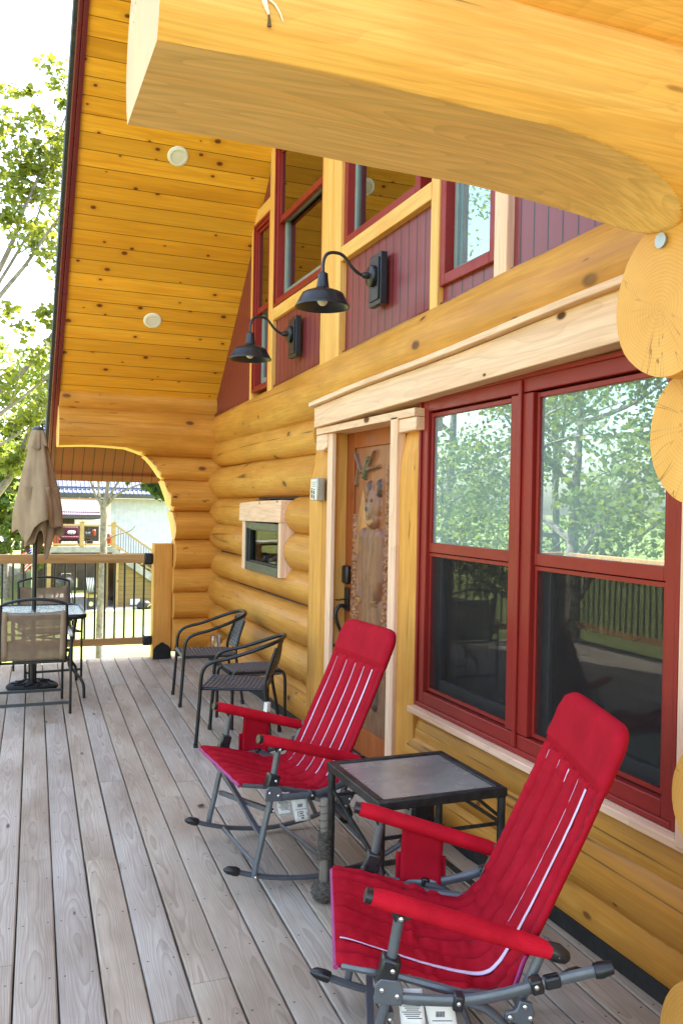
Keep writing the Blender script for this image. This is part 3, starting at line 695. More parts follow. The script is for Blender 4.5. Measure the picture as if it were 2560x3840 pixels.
# ---- roof: soffit boards, rake trim, metal soffit beyond the arch, shingles
def slope(t, x0, x1, y0, y1, d0, d1):
    """slab that follows the roof slope; d0/d1 = offset below/above the soffit plane."""
    t.prism([(y0, roofz(y0)+d0), (y1, roofz(y1)+d0), (y1, roofz(y1)+d1), (y0, roofz(y0)+d1)], 'X', x0, x1)
t = MB(); slope(t, .552, 2.5, 3.0, 9.08, 0, .03); roof = hp(t, 'roof', M['ceil'])
t = MB(); slope(t, .552, 9.2, 9.082, 9.63, -.012, .03); o = t.build('metal_soffit', M['soffit']); sub(roof, o)
t = MB(); slope(t, .517, .5505, 2.9, 9.70, -.03, .2); o = t.build('rake_trim', M['fascia'], bevel=.002); sub(roof, o)
t = MB(); slope(t, .478, .5165, 2.9, 9.71, -.016, .24); o = t.build('rake_trim', M['fascia'], bevel=.008); sub(roof, o)
t = MB(); slope(t, .500, 9.2, 9.632, 9.70, -.045, .2); o = t.build('eave_board', M['soffit'], bevel=.003); sub(roof, o)
t = MB(); slope(t, .464, 9.3, 2.9, 9.78, .2405, .285); o = t.build('shingles', M['shingle']); 
sub(roof, o)
t = MB(); slope(t, .452, .477, 2.9, 9.72, .02, .2395); o = t.build('shingle_edge', M['shingle']); sub(roof, o)
t = MB(); t.prism([(3.0, roofz(3)), (-3.2, 11.175-.96*9.2), (-3.2, 11.4-.96*9.2), (3.0, roofz(3)+.3)], 'X', 1.9, 9.3); o = t.build('back_slope', M['shingle']); sub(roof, o)

# ---- wall-mounted things
def barn_lamp(y0, z0, label):
    L = thing('barn_lamp', label, 'lamp', (2.085, y0, z0), 0, 'barn lamps on the gable wall', world=False)
    def pt(mb, name, mat, **k): o = mb.build(name, mat, L, **k); return o
    t = MB(); t.box(-.052, -.012, -.085, .085, -.15, .15); t.box(-.062, -.0525, -.066, .066, -.122, .122)
    t.lathe([(.001,0),(.062,0),(.062,.022),(.052,.03),(.001,.031)], (-.062, 0, .02), 28, Matrix.Rotation(-PI/2, 3, 'Y'))
    t.lathe([(.001,0),(.02,0),(.02,.03),(.012,.045),(.001,.045)], (-.09, 0, .02), 16, Matrix.Rotation(-PI/2, 3, 'Y')); pt(t, 'backplate', M['lampblk'], bevel=.003)
    t = MB(); pts = smooth_path([(-.10,0,.02),(-.145,0,.022),(-.195,0,.055),(-.25,0,.115),(-.30,0,.128),(-.35,0,.115),(-.372,0,.07),(-.374,0,.0)], 8); t.tube(pts, .0095, 12); pt(t, 'arm', M['lampblk'])
    t = MB(); t.lathe([(.012,.01),(.028,.0),(.030,-.03),(.036,-.075),(.042,-.085),(.052,-.088),(.10,-.105),(.118,-.115),(.126,-.13),(.150,-.178),(.157,-.186),(.157,-.192),(.150,-.190),(.12,-.132),(.10,-.112),(.04,-.098),(.01,-.096)], (-.374,0,0), 48, cap=False); pt(t, 'lamp_shade', M['lampblk'], ang=50)
    t = MB(); t.sphere((-.374,0,-.148), .032, 10, (1,1,1.15)); t.lathe([(.016,-.12),(.016,-.09)], (-.374,0,0), 12); pt(t, 'bulb', M['lens'])
    return L
barn_lamp(4.68, 2.935, 'black gooseneck barn lamp nearer the camera, on the siding under the middle window')
barn_lamp(6.205, 2.862, 'black gooseneck barn lamp farther away, beside the tall narrow window')
for (x, y, lab) in ((1.318, 7.055, 'round white recessed light in the porch ceiling, the higher one nearer the beam'), (1.322, 8.205, 'round white recessed light in the porch ceiling, the lower one near the cross wall')):
    L = thing('recessed_light', lab, 'ceiling light', (x, y, roofz(y)), 0, 'recessed lights in the porch ceiling', world=False); L.rotation_euler = (math.atan(-.96), 0, 0)
    t = MB(); t.lathe([(.001,-.004),(.058,-.004),(.060,-.012),(.080,-.008),(.084,.0),(.084,.004),(.001,.004)], (0,0,0), 40, cap=False); t.build('trim_ring', M['white'], L)
    t = MB(); t.lathe([(.001,-.0075),(.057,-.0075),(.057,-.0045),(.001,-.0045)], (0,0,0), 40); t.build('lens', M['lens'], L)
# metal box with footprints on the left door post
L = thing('guest_box', 'small silver metal box with dark footprints on the post left of the door', 'box', (2.02, 5.49, 1.64))
t = MB(); t.box(1.972, 2.028, 5.43, 5.553, 1.642, 1.792); t.build('case', M['silver'], L, bevel=.004)
t = MB(); t.box(1.969, 1.9718, 5.436, 5.547, 1.650, 1.785); t.build('face', M['white'], L)
t = MB()
for (y, z) in ((5.522, 1.672), (5.482, 1.666)):
    for (dy, dz, r, rz) in ((0, 0, .011, 1.4), (.002, .03, .012, 1.1)):
        t.lathe([(.0005,-.0008),(r,-.0008),(r,.0008),(.0005,.0008)], (1.9678, y+dy, z+dz), 14, Matrix.Rotation(PI/2, 3, 'Y') @ Matrix.Diagonal(Vector((rz,1,1))))
    for k in range(5): t.lathe([(.0005,-.0008),(.0035,-.0008),(.0035,.0008),(.0005,.0008)], (1.9678, y-.010+k*.005, z+.049+.003*math.sin(k*PI/4)), 8, Matrix.Rotation(PI/2, 3, 'Y'))
t.build('footprint', M['black'], L)
t = MB()
for (z, a, b) in ((1.765, 5.445, 5.535), (1.752, 5.455, 5.53), (1.738, 5.452, 5.528)): t.box(1.9668, 1.9686, a, b, z-.0035, z+.0035)
t.build('faded_print', M['silver'], L)
# outlet cover in the corner
L = tag(thing('outlet_cover', 'clear bubble outlet cover on the log wall behind the far wicker chair', 'outlet', (2.03, 8.42, .19)))
t = MB(); t.box(1.975, 2.04, 8.37, 8.47, .17, .31); t.build('bubble', M['glassP'], L, bevel=.012)
t = MB(); t.box(2.0405, 2.06, 8.36, 8.48, .16, .32); t.build('plate', M['silver'], L, bevel=.004)
# through-wall fireplace
F = thing('outdoor_fireplace', 'dark metal fireplace set in the log wall under a pale pine header', 'fireplace', (2.0, 6.9, 1.04))
t = MB(); poly = [(7.555, 1.615), (7.575, 1.457), (6.365, 1.470), (6.345, 1.645), (6.7, 1.64), (7.2, 1.63)]; t.prism(poly, 'X', 2.012, 2.165); t.build('header_board', M['pineY'], F, bevel=.006)
t = MB(); t.box(2.022, 2.165, 7.40, 7.49, 1.04, 1.4555); t.build('side_board', M['pineZ'], F, bevel=.003)
t = MB(); t.box(2.022, 2.165, 6.37, 6.43, 1.045, 1.468); t.build('side_board', M['pineZ'], F, bevel=.003)
t = MB(); rect_frame(t, 2.026, 2.075, 6.432, 7.398, 1.042, 1.4565, .028, .072, .058); t.build('steel_frame', M['charcoal'], F, bevel=.003)
t = MB(); rect_frame(t, 2.045, 2.10, 6.4605, 7.3695, 1.1145, 1.398, .05, .012, .012); t.build('inner_frame', M['black'], F, bevel=.002)
t = MB(); t.box(2.07, 2.076, 6.51, 7.32, 1.127, 1.386); t.build('glass_pane', glass('fire_glass', .03, (.7,.7,.65), 0, .6, fres=.14), F)
t = MB(); t.box(2.38, 2.42, 6.3, 7.5, 1.0, 1.5); t.build('firebox', M['dark'], F)
t = MB(); t.box(2.10, 2.38, 6.45, 7.38, 1.09, 1.115); t.build('burner_tray', M['dark'], F)
t = MB()
for k in range(46): t.sphere((random.uniform(2.1,2.26), random.uniform(6.5,7.33), 1.125+random.uniform(0,.03)), random.uniform(.012,.026), 4)
t.build('glass_stones', plain('fire_stones', (.5,.48,.45), .3, 0, .3, 20), F, smooth=False)
# bird dropping on the face of the beam, red chalk line on the planed cut
def face_y(x, z): return YN - math.sqrt(max(0, .212**2-(z-2.527)**2)) - .0035
t = MB(); t.tube([(x, face_y(x, z), z) for x, z in ((.426,2.530),(.432,2.515),(.436,2.505),(.441,2.495))], [.004,.005,.004,.002], 6); t.tube([(x, face_y(x, z), z) for x, z in ((.440,2.521),(.452,2.514),(.462,2.501),(.468,2.489))], [.002,.0022,.0018,.001], 6); hp(t, 'bird_lime', M['white'])
t = MB(); t.tube([(x, face_y(x, z), z) for x, z in ((.439,2.502),(.442,2.489),(.443,2.476))], [.0012,.0022,.0042], 6); hp(t, 'dark_drip', M['leaf_litter'])
# ------------------------------------------------------------------ deck
def build_deck():
    sx = .0377; pitch = .1395; w = .1335; y0, y1 = -1.2, 9.175; X0 = .065; V = []; F = []; UV = []; RN = []
    rd = random.Random(3)
    for k in range(-18, 16):
        xk = X0 + k*pitch + .003
        ys = [y0]; y = y0 + rd.uniform(.6, 4.2)
        while y < y1-.5: ys.append(y); y += rd.choice([2.44, 3.05, 3.66, 4.27])
        ys.append(y1)
        for a, b in zip(ys[:-1], ys[1:]):
            b2 = b-.003 if b < y1 else b; rn = rd.random(); off = rd.uniform(0, 50)
            dz = rd.uniform(-.0012, .0012); prof = [(0,-.03),(0,-.005),(.005,0),(w-.005,0),(w,-.005),(w,-.03)]
            m = max(2, int((b2-a)/.5)+1); o = len(V)
            for i in range(m):
                yy = lerp(a, b2, i/(m-1)); bend = .0012*math.sin(yy*1.3+rn*20)
                for (px, pz) in prof: V.append((xk+px+sx*(yy-2.846)+bend, yy, pz+dz if pz > -.02 else pz)); UV.append((px-w/2, yy+off))
            n = len(prof)
            for i in range(m-1):
                for j in range(n-1): F.append((o+i*n+j, o+i*n+j+1, o+(i+1)*n+j+1, o+(i+1)*n+j)); RN.append(rn)
            F.append(tuple(o+j for j in range(n))[::-1]); RN.append(rn); F.append(tuple(o+(m-1)*n+j for j in range(n))); RN.append(rn)
    me = bpy.data.meshes.new('porch_deck'); me.from_pydata(V, [], F)
    at = me.attributes.new('rnd', 'FLOAT', 'FACE'); at.data.foreach_set('value', RN)
    uv = me.uv_layers.new(name='UVMap'); lp = np.empty(len(me.loops), dtype=np.int32); me.loops.foreach_get('vertex_index', lp)
    ua = np.array(UV, dtype=np.float32)[lp]; uv.data.foreach_set('uv', ua.ravel())
    fix_normals(me); me.materials.append(M['deck'])
    o = bpy.data.objects.new('porch_deck', me); COL.objects.link(o); tag(o, kind='structure')
    t = MB(); t.box(-2.6, 2.15, -1.15, 9.12, -.26, -.031); s = t.build('deck_joists', M['dark']); tag(s, kind='structure')
    t = MB(); t.box(-2.6, 2.15, 9.122, 9.16, -.28, -.032); s = t.build('deck_rim', M['treated']); tag(s, kind='structure')
build_deck()
# small dry leaves and a twig lying on the deck
def litter(x, y, s, a, label):
    t = MB(); n = 8; P = []
    for k in range(n):
        q = 2*PI*k/n; r = s*(1 if k % 2 else .62); u, v = r*math.cos(q), .6*r*math.sin(q)
        P.append((x+u*math.cos(a)-v*math.sin(a), y+u*math.sin(a)+v*math.cos(a), .004+.3*s*abs(math.sin(q))))
    P.append((x, y, .003)); t.add(P, [(k, (k+1) % n, n) for k in range(n)]); o = t.build('dry_leaf', M['leaf_litter'], sol=.001)
    tag(o, label, 'leaf', 'dry leaves on the deck')
litter(1.03, 4.55, .028, .4, 'small dry leaf on the boards in front of the farther red rocker')
litter(1.72, 6.02, .035, 1.1, 'green brown leaf on the boards under the woven stool')
litter(.35, 6.63, .022, 2.0, 'small dry leaf under the near sling chair')

# ------------------------------------------------------------------ railings
def railing(label, p0, p1, group, posts=(), nb=None):
    p0 = Vector(p0); p1 = Vector(p1); d = (p1-p0); L = d.length; d.normalize()
    Rr = thing('porch_railing', label, 'railing', tuple(p0), 0, group)
    def b(name, z0, z1, w, mat):
        t = MB(); a = p0 + Vector((0,0,(z0+z1)/2)); t.bar(a, p1 + Vector((0,0,(z0+z1)/2)), w, z1-z0); t.build(name, mat, Rr, bevel=.005)
    b('top_rail', .985, 1.075, .075, M['rail']); b('bottom_rail', .152, .222, .06, M['rail'])
    n = int(L/.0968)
    me = None
    for i in range(n):
        p = p0 + d*(.04+.0968*i); 
        if me is None:
            t = MB(); t.tube([(p.x, p.y, .218), (p.x, p.y, .99)], .0105, 10); o = t.build('baluster', M['black'], Rr); me = o; q0 = p
        else:
            o = me.copy(); COL.objects.link(o); o.location = me.location + (p-q0)
    return Rr
R1_ = railing('timber railing with black round balusters at the far end of the deck', (1.455, 9.05, 0), (-2.35, 9.05, 0), None)
for z0, z1 in ((.965, 1.085), (.135, .235)):
    t = MB(); t.box(1.405, 1.499, 9.005, 9.095, z0, z1); t.build('rail_bracket', M['black'], R1_, bevel=.02)
railing('long timber railing along the open side of the deck', (-2.42, 8.95, 0), (-2.42, -1.1, 0), None)
Pst = thing('rail_post', 'thick square rail post with a black scalloped foot beside the arch', 'post', (1.595, 9.04, 0))
t = MB(); rows = [(0, .094), (.4, .097), (.9, .099), (1.178, .102), (1.19, .098)]
t.box(1.5, 1.688, 8.965, 9.115, 0, 1.186); t.build('timber', M['postZ'], Pst, bevel=.007)
t = MB(); po = [(1.503, .003), (1.687, .003), (1.687, .10)]
for k in range(1, 13):
    q = k/13; po.append((1.687-.184*q, .10 + .062*math.sin(PI*q)**1.2 + .012*abs(math.sin(3*PI*q))))
po.append((1.503, .10)); t.prism(po, 'Y', 8.953, 8.964)
for sx_ in (1.53, 1.66): t.lathe([(.001,0),(.010,0),(.008,-.008),(.001,-.009)], (sx_, 8.953, .05), 10, Matrix.Rotation(-PI/2, 3, 'X'))
t.build('post_foot', M['black'], Pst)

M['seam'] = plain('seam_groove_shade', (.11,.003,.008), .8, 0, .2, 60)  # darker red carries the shade of the quilting grooves
# ------------------------------------------------------------------ red folding rocking chairs  (local: x forward, y from far side 0 to near side W, z up)
W = .606
def chair_profile():
    return smooth_path([(.055,0,.452),(.02,0,.452),(-.10,0,.425),(-.20,0,.395),(-.30,0,.368),(-.352,0,.366),(-.392,0,.392),(-.425,0,.45),(-.47,0,.545),(-.52,0,.655),(-.58,0,.785),(-.64,0,.925),(-.693,0,1.05)], 10)
def resample(P, n):
    L = [0]
    for a, b in zip(P[:-1], P[1:]): L.append(L[-1]+(b-a).length)
    out = []; j = 0
    for i in range(n):
        s = L[-1]*i/(n-1)
        while j < len(L)-2 and L[j+1] < s: j += 1
        out.append(P[j].lerp(P[j+1], (s-L[j])/max(1e-9, L[j+1]-L[j])))
    return out, L[-1]
def rocker(loc, ang, label, seed):
    C = thing('rocking_chair', label, 'rocking chair', loc, ang, 'red folding rocking chairs', world=False)
    def pt(mb, name, mat, **k): return mb.build(name, mat, C, **k)
    nv, nu = 210, 141; P, L = resample(chair_profile(), nv)
    T = [(P[min(i+1, nv-1)]-P[max(i-1, 0)]).normalized() for i in range(nv)]
    N = [Vector((-t.z, 0, t.x)) if False else Vector((t.z, 0, -t.x)) for t in T]      # towards the sitter
    N = [n if n.dot(Vector((.5,0,1))) > 0 else -n for n in N]
    s_head = L - .178; s_bend0, s_bend1 = .40, .50
    ymid = W/2
    def half(s):
        hw = W/2 - .012
        if s > .47: hw = lerp(W/2-.012, W/2-.038, min(1, (s-.47)/.06))
        e = L - s; r = .075
        if e < r: hw -= r - math.sqrt(max(0, r*r-(r-e)**2))
        return hw
    stripes = [-.205, -.105, -.012, .082, .182]
    def front(i, u, rough=1.0):                        # u in -1..1
        s = L*i/(nv-1); hw = half(s); y = u*hw; p = P[i].copy()
        sag = .028*(1-u*u)*math.sin(PI*min(1, max(0, s/.46))) if s < .46 else .0
        if s > .46: sag = .016*(1-u*u)*math.sin(PI*min(1, (s-.46)/(L-.46)))
        th = .011
        ch = 0
        for q in stripes + [-.262, .242]: ch = max(ch, 1-min(1, abs(y-q)/.030))
        if s < s_head-.01: th = .022 - .020*ch**2.2
        else: th = lerp(.010, .025, min(1, (s-s_head+.01)/.03))
        edge = min(1, (1-abs(u))*hw/.022); th *= .25+.75*math.sqrt(edge)
        if L-s < .03: th *= math.sqrt(max(.03, (L-s)/.03))
        # puckers of the quilting, held down along the stitching
        rough *= (1-min(1, max(0, 1-min(abs(y-q) for q in stripes)/.016)))
        amp = (.0040 if seed < 5 else .0018) if s < s_head-.02 else .0015
        th += rough*(amp*(nz((y+.55*s)*13+seed, s*30, seed*3.1)+.5*nz((y-.4*s)*22, s*52, seed)) + .002*nz(y*5, s*9+seed, 2.2))
        if s_bend0-.18 < s < s_bend1+.08: th += rough*.007*nz(y*9+seed*2, s*42, 5.5)
        return p + N[i]*(th-sag) + Vector((0, ymid+y, 0)), N[i]
    us = [-1+2*j/(nu-1) for j in range(nu)]
    top = [[front(i, u)[0] for u in us] for i in range(nv)]
    bot = []
    for i in range(nv):
        s = L*i/(nv-1); hw = half(s)
        row = []
        for u in us:
            sag = .028*(1-u*u)*math.sin(PI*min(1, s/.46)) if s < .46 else .016*(1-u*u)*math.sin(PI*min(1, (s-.46)/(L-.46)))
            th = .012 if s < s_head else .016
            row.append(P[i] - N[i]*(sag+th*min(1, (1-abs(u))*hw/.015+.1)) + Vector((0, ymid+u*hw, 0)))
        bot.append(row)
    t = MB(); h, w = nv, nu; v = [p for r in top for p in r] + [p for r in bot for p in r]; f = []; o = h*w
    for i in range(h-1):
        for j in range(w-1):
            f.append((i*w+j, i*w+j+1, (i+1)*w+j+1, (i+1)*w+j)); f.append((o+i*w+j, o+(i+1)*w+j, o+(i+1)*w+j+1, o+i*w+j+1))
    for i in range(h-1):
        f.append((i*w, (i+1)*w, o+(i+1)*w, o+i*w)); f.append((i*w+w-1, o+i*w+w-1, o+(i+1)*w+w-1, (i+1)*w+w-1))
    for j in range(w-1):
        f.append((j, o+j, o+j+1, j+1)); f.append(((h-1)*w+j, (h-1)*w+j+1, o+(h-1)*w+j+1, o+(h-1)*w+j))
    t.add(v, f); slg = pt(t, 'sling', M['red'], ang=60)
    # stitched seams of the channels: dark strips paint the shade in their grooves
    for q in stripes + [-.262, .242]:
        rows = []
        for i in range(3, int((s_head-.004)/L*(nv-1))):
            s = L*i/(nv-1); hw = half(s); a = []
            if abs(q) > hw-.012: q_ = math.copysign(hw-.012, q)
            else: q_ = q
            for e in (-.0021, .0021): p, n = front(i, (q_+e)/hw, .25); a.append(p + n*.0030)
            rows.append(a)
        t = MB(); t.grid(rows); o_ = t.build('shaded_seam', M['seam'], sol=.001); sub(slg, o_)
    # piping between the quilted channels; in places the padding folds over it
    def lift(k, s):
        return .0095 if k == 4 else .0070
    def ss_(a, b, x):
        x = max(0, min(1, (x-a)/(b-a))); return x*x*(3-2*x)
    for k, q in enumerate(stripes):
        t = MB(); wd = ((.0020, .0020, .0022, .0030, .0060) if seed < 5 else (.0022, .0024, .0026, .0030, .0054))[k]; rows = []
        s0_ = {4: .012, 3: .50, 2: s_head-.06, 1: s_head-.05, 0: s_head-.045}[k] if seed < 5 else .40+.02*k
        i0, i1 = int(s0_/L*(nv-1)), int((s_head-.012)/L*(nv-1))
        for i in range(i0, i1):
            s = L*i/(nv-1); hw = half(s); a = []
            for e in (-wd, wd):
                u = (q+e+.0035*nz(s*2.2, q*9, seed))/hw; p, n = front(i, u, .25); a.append(p + n*lift(k, s))
            rows.append(a)
        t.grid(rows); o_ = t.build('piping', M['piping'], sol=.0015); sub(slg, o_)
    t = MB()                                             # purple binding on the front edge and the lower back corners
    t.tube([P[0] + Vector((.003, ymid+u*half(0), -.002 + .004*nz(u*5, seed, 0))) for u in us], .0075, 8)
    o_ = t.build('binding', M['purple']); sub(slg, o_)
    for sgn in (-1, 1):
        t = MB(); ii = range(int(.40/L*nv), int(.56/L*nv)); t.tube([P[i] + N[i]*.002 + Vector((0, ymid+sgn*(half(L*i/(nv-1))+.001), 0)) for i in ii], .0052, 6)
        o_ = t.build('binding', M['purple']); sub(slg, o_)
    # frame
    for sgn, y in ((-1, 0), (1, W)):
        t = MB(); rk = smooth_path([(.075,y,.105),(.0,y,.078),(-.125,y,.046),(-.31,y,.024),(-.50,y,.040),(-.62,y,.070),(-.72,y,.112)], 6); t.tube(rk, .0135, 10, sx=.8, sy=1.1); rkr = pt(t, 'rocker_bar', M['grey'])
        for tp_ in ([(.060,y,.099),(.075,y,.105),(.105,y,.115),(.122,y,.119)], [(-.70,y,.102),(-.72,y,.112),(-.745,y,.122),(-.76,y,.128)]):
            t = MB(); t.tube(tp_, [.0175,.0195,.0165,.006], 12); o_ = t.build('rubber_tip', M['plast']); sub(rkr, o_)
        yi = y - sgn*.004; yo = y + sgn*.022
        t = MB(); t.tube(smooth_path([(.0,yo,.078),(-.008,yo,.125),(-.026,yo,.20),(-.045,yo,.29),(-.062,yo,.36),(-.072,yo,.42)], 5), .0155, 10, sx=.8, sy=1.1); pt(t, 'front_leg', M['grey'])
        t = MB(); t.tube([(-.07,yo,.43),(-.076,yo,.47),(-.098,yo,.60)], .0135, 12); pt(t, 'arm_post', M['grey'])
        t = MB(); t.bar((-.064,yo,.432),(-.081,yo,.496), .046, .050, (1,0,0)); blk = pt(t, 'hinge_block', M['plast'], bevel=.007)
        t = MB(); t.prism([(-.035,.392),(-.105,.385),(-.108,.425),(-.098,.447),(-.052,.452),(-.038,.438)], 'Y', min(yo+sgn*.018, yo+sgn*.027), max(yo+sgn*.018, yo+sgn*.027)); o_ = t.build('hinge_plate', M['grey'], bevel=.002); sub(blk, o_)
        t = MB()
        def rv(x, z, yy=yo+sgn*.028, r=.0068): t.sphere((x, yy, z), r, 5, (1,.55,1))
        rv(-.055,.425); rv(-.093,.410); rv(-.081,.472); rv(-.004,.080, yo+sgn*.016); rv(-.10,.598, yo+sgn*.022); rv(-.077,.345, yo+sgn*.016, .005)
        rv(-.245,.393, yo+sgn*.03); rv(-.438,.434, yo+sgn*.03); rv(-.495,.500, y+sgn*.032, .006)
        rv(-.413,.378, yo+sgn*.016); rv(-.376,.352, yo+sgn*.016); rv(-.408,.322, yo+sgn*.016); rv(-.427,.35, yo+sgn*.016)
        pt(t, 'rivets', M['rivet'])
        # arm
        t = MB(); am = [(-.028,y+sgn*.012,.640),(-.06,y+sgn*.012,.632),(-.25,y+sgn*.012,.576),(-.44,y+sgn*.012,.519),(-.478,y+sgn*.012,.507)]
        t.tube(am, [.0235,.0260,.0270,.0260,.022], 18, sx=.9, sy=1.12); arm = pt(t, 'armrest', M['redarm'])
        t = MB(); t.tube([(-.012,y+sgn*.012,.645),(-.030,y+sgn*.012,.640)], .020, 16, sx=.9, sy=1.12); o_ = t.build('arm_end', M['plast']); sub(arm, o_)
        t = MB(); t.tube([(-.470,y+sgn*.012,.510),(-.495,y+sgn*.012,.502),(-.520,y+sgn*.012,.489),(-.528,y+sgn*.012,.484)], [.021,.024,.017,.006], 14); o_ = t.build('arm_end', M['plast']); sub(arm, o_)
        t = MB(); t.prism([(-.075,.628),(-.155,.600),(-.110,.588),(-.090,.578),(-.078,.600)], 'Y', yo-.012, yo+.012); o_ = t.build('arm_bracket', M['plast'], bevel=.004); sub(arm, o_)
        # seat rail, rear strut, rear leg, back tube
        t = MB(); sr = smooth_path([(-.060,yo+sgn*.012,.400),(-.24,yo+sgn*.012,.392),(-.35,yo+sgn*.012,.408),(-.44,yo+sgn*.012,.432),(-.60,yo+sgn*.012,.470)], 6); t.tube(sr, .0135, 10, sx=1.1, sy=.8); sro = pt(t, 'seat_rail', M['grey'])
        t = MB(); t.tube([(-.585,yo+sgn*.012,.4665),(-.60,yo+sgn*.012,.470),(-.63,yo+sgn*.012,.477)], [.018,.0205,.016], 12); o_ = t.build('rail_tip', M['plast']); sub(sro, o_)
        for a_, b_, w_, h_ in (((-.425,yo+sgn*.012,.428),(-.455,yo+sgn*.012,.436),.036,.036), ((-.232,yo+sgn*.014,.394),(-.258,yo+sgn*.014,.390),.036,.038), ((-.46,yo+sgn*.012,.437),(-.50,yo+sgn*.012,.446),.0285,.0295)):
            t = MB(); t.bar(a_, b_, w_, h_); o_ = t.build('rail_collar', M['plast'], bevel=.005); sub(sro, o_)
        t = MB(); t.tube(smooth_path([(-.245,yo+sgn*.004,.392),(-.31,yo+sgn*.004,.372),(-.37,yo+sgn*.004,.322),(-.45,yo,.235),(-.52,yo,.13),(-.555,yo-sgn*.01,.052)], 6), .014, 10, sx=.8, sy=1.1); pt(t, 'rear_leg', M['grey'])
        t = MB(); t.tube(smooth_path([(-.395,y,.30),(-.415,y,.385),(-.452,y,.475),(-.475,y-sgn*.004,.53)], 5), .013, 10); pt(t, 'back_tube', M['grey'])
        t = MB(); t.prism([(-.400,.392),(-.432,.385),(-.438,.352),(-.420,.312),(-.396,.308),(-.392,.335),(-.362,.345),(-.365,.362),(-.392,.368)], 'Y', min(yo-sgn*.0, yo+sgn*.014), max(yo-sgn*.0, yo+sgn*.014)); pt(t, 'recliner_plate', M['grey'], bevel=.003)
        t = MB(); t.tube([(-.352,y-sgn*.018,.375),(-.25,y-sgn*.018,.385),(-.10,y-sgn*.018,.425),(.045,y-sgn*.018,.452)], .011, 8); pt(t, 'sling_rod', M['grey'])
        t = MB(); t.tube(smooth_path([(-.43,yo-sgn*.02,.31),(-.45,yo-sgn*.02,.27),(-.425,yo-sgn*.02,.24),(-.40,yo-sgn*.02,.26)], 4), .009, 8); pt(t, 'fold_hook', M['plast'])
    t = MB(); t.tube([(-.062,0,.058),(-.062,W,.058)], .0095, 8); t.tube([(-.36,0,.028),(-.40,W,.032)], .0095, 8); pt(t, 'cross_bar', M['grey'])
    t = MB(); t.bar((-.058,-.005,.335),(-.035,W+.005,.235), .019, .019); t.bar((-.080,W+.005,.335),(-.052,-.005,.225), .019, .019); pt(t, 'front_brace', M['grey'])
    t = MB(); t.bar((-.42,.0,.30),(-.50,W,.16), .017, .017); t.bar((-.44,W,.30),(-.48,0,.16), .017, .017); pt(t, 'rear_brace', M['grey'])
    # drink pocket hanging from the far arm
    t = MB(); m = 14; rows = []
    for i in range(m):
        q = i/(m-1); z = lerp(.590, .375, q); wv = .004*math.sin(q*9)
        rows.append([(lerp(-.165, -.30, j/8)*1.0 + (.008*(q-.4)), -.026 - .012*math.sin(PI*j/8)*(.4+.6*q) + wv, z - .038*j/8*(1-q)) for j in range(9)])
    t.grid(rows); pk = pt(t, 'pocket', M['red'], sol=.004)
    t = MB(); rows = []
    for i in range(8):
        q = i/7; z = lerp(.490, .372, q); rows.append([(lerp(-.150, -.312, j/12), -.036 - .03*math.sin(PI*j/12), z-.012*j/12) for j in range(13)])
    t.grid(rows); o_ = t.build('cup_pouch', M['red'], sol=.004); sub(pk, o_)
    # paper tags tied below the seat on the near side
    yo = W+.006
    def tagp(x, z, w, hh, tilt, name, lines):
        o_ = MB(); n = 6; rows = []
        for i in range(n):
            q = i/(n-1); rows.append([(x-w/2+w*j/4-hh*q*tilt, yo+.006*math.sin(q*3+x*20)+.008*q, z-hh*q) for j in range(5)])
        o_.grid(rows); tg = pt(o_, name, M['white'], sol=.0012)
        pr = MB()
        for (q, a, b, th) in lines: 
            xa = x-w/2+w*a-hh*q*tilt; xb = x-w/2+w*b-hh*q*tilt; yy = yo+.006*math.sin(q*3+x*20)+.008*q+.0016
            pr.add([(xa,yy,z-hh*q),(xb,yy,z-hh*q),(xb,yy,z-hh*q-th),(xa,yy,z-hh*q-th)], [(0,1,2,3)])
        g = pr.build('tag_print', plain('print_grey', (.12,.12,.13), .8, 0, .1), sol=.0004); sub(tg, g); return tg
    ln = [(q/20, .12+.05*((q*7) % 3), .9-.06*((q*5) % 4), .0022) for q in range(5, 16)]
    tg = tagp(-.128, .404, .062, .092, .12, 'care_tag', ln)
    ln2 = [(.34, .36+.035*k, .36+.035*k+(.018 if k % 3 else .026), .014) for k in range(9)] + [(.55, .15, .85, .002)] + [(.64, .40, .74, .003), (.67, .40, .43, .016), (.67, .71, .74, .016), (.80, .35, .70, .003), (.86, .42, .56, .007), (.72, .12, .22, .002), (.76, .12, .22, .002), (.80, .12, .22, .002), (.70, .48, .62, .006)]
    tagp(-.198, .388, .072, .112, .22, 'picture_tag', ln2)
    if True:
        fc = bpy.data.curves.new('tag_words', 'FONT'); fc.body = 'MADE IN CHINA'; fc.size = .0068; fc.extrude = .0002
        tmp = bpy.data.objects.new('tag_words_curve', fc); COL.objects.link(tmp); dg = bpy.context.evaluated_depsgraph_get(); me_ = bpy.data.meshes.new_from_object(tmp.evaluated_get(dg)); bpy.data.objects.remove(tmp)
        fo = bpy.data.objects.new('tag_words', me_); COL.objects.link(fo); fo.data.materials.clear(); fo.data.materials.append(M['black'])
        fo.rotation_euler = (PI/2, 0, PI); fo.location = (-.104, yo+.0155, .404-.087); fo.parent = tg
    return C
rocker((1.0705, 2.574, 0), math.atan2(.3429, -.9394), 'red quilted folding rocker nearest the camera, in front of the window', 2)
rocker((.9665, 4.075, 0), math.atan2(-.0615, -.9981), 'red quilted folding rocker farther off, in front of the carved door', 8)

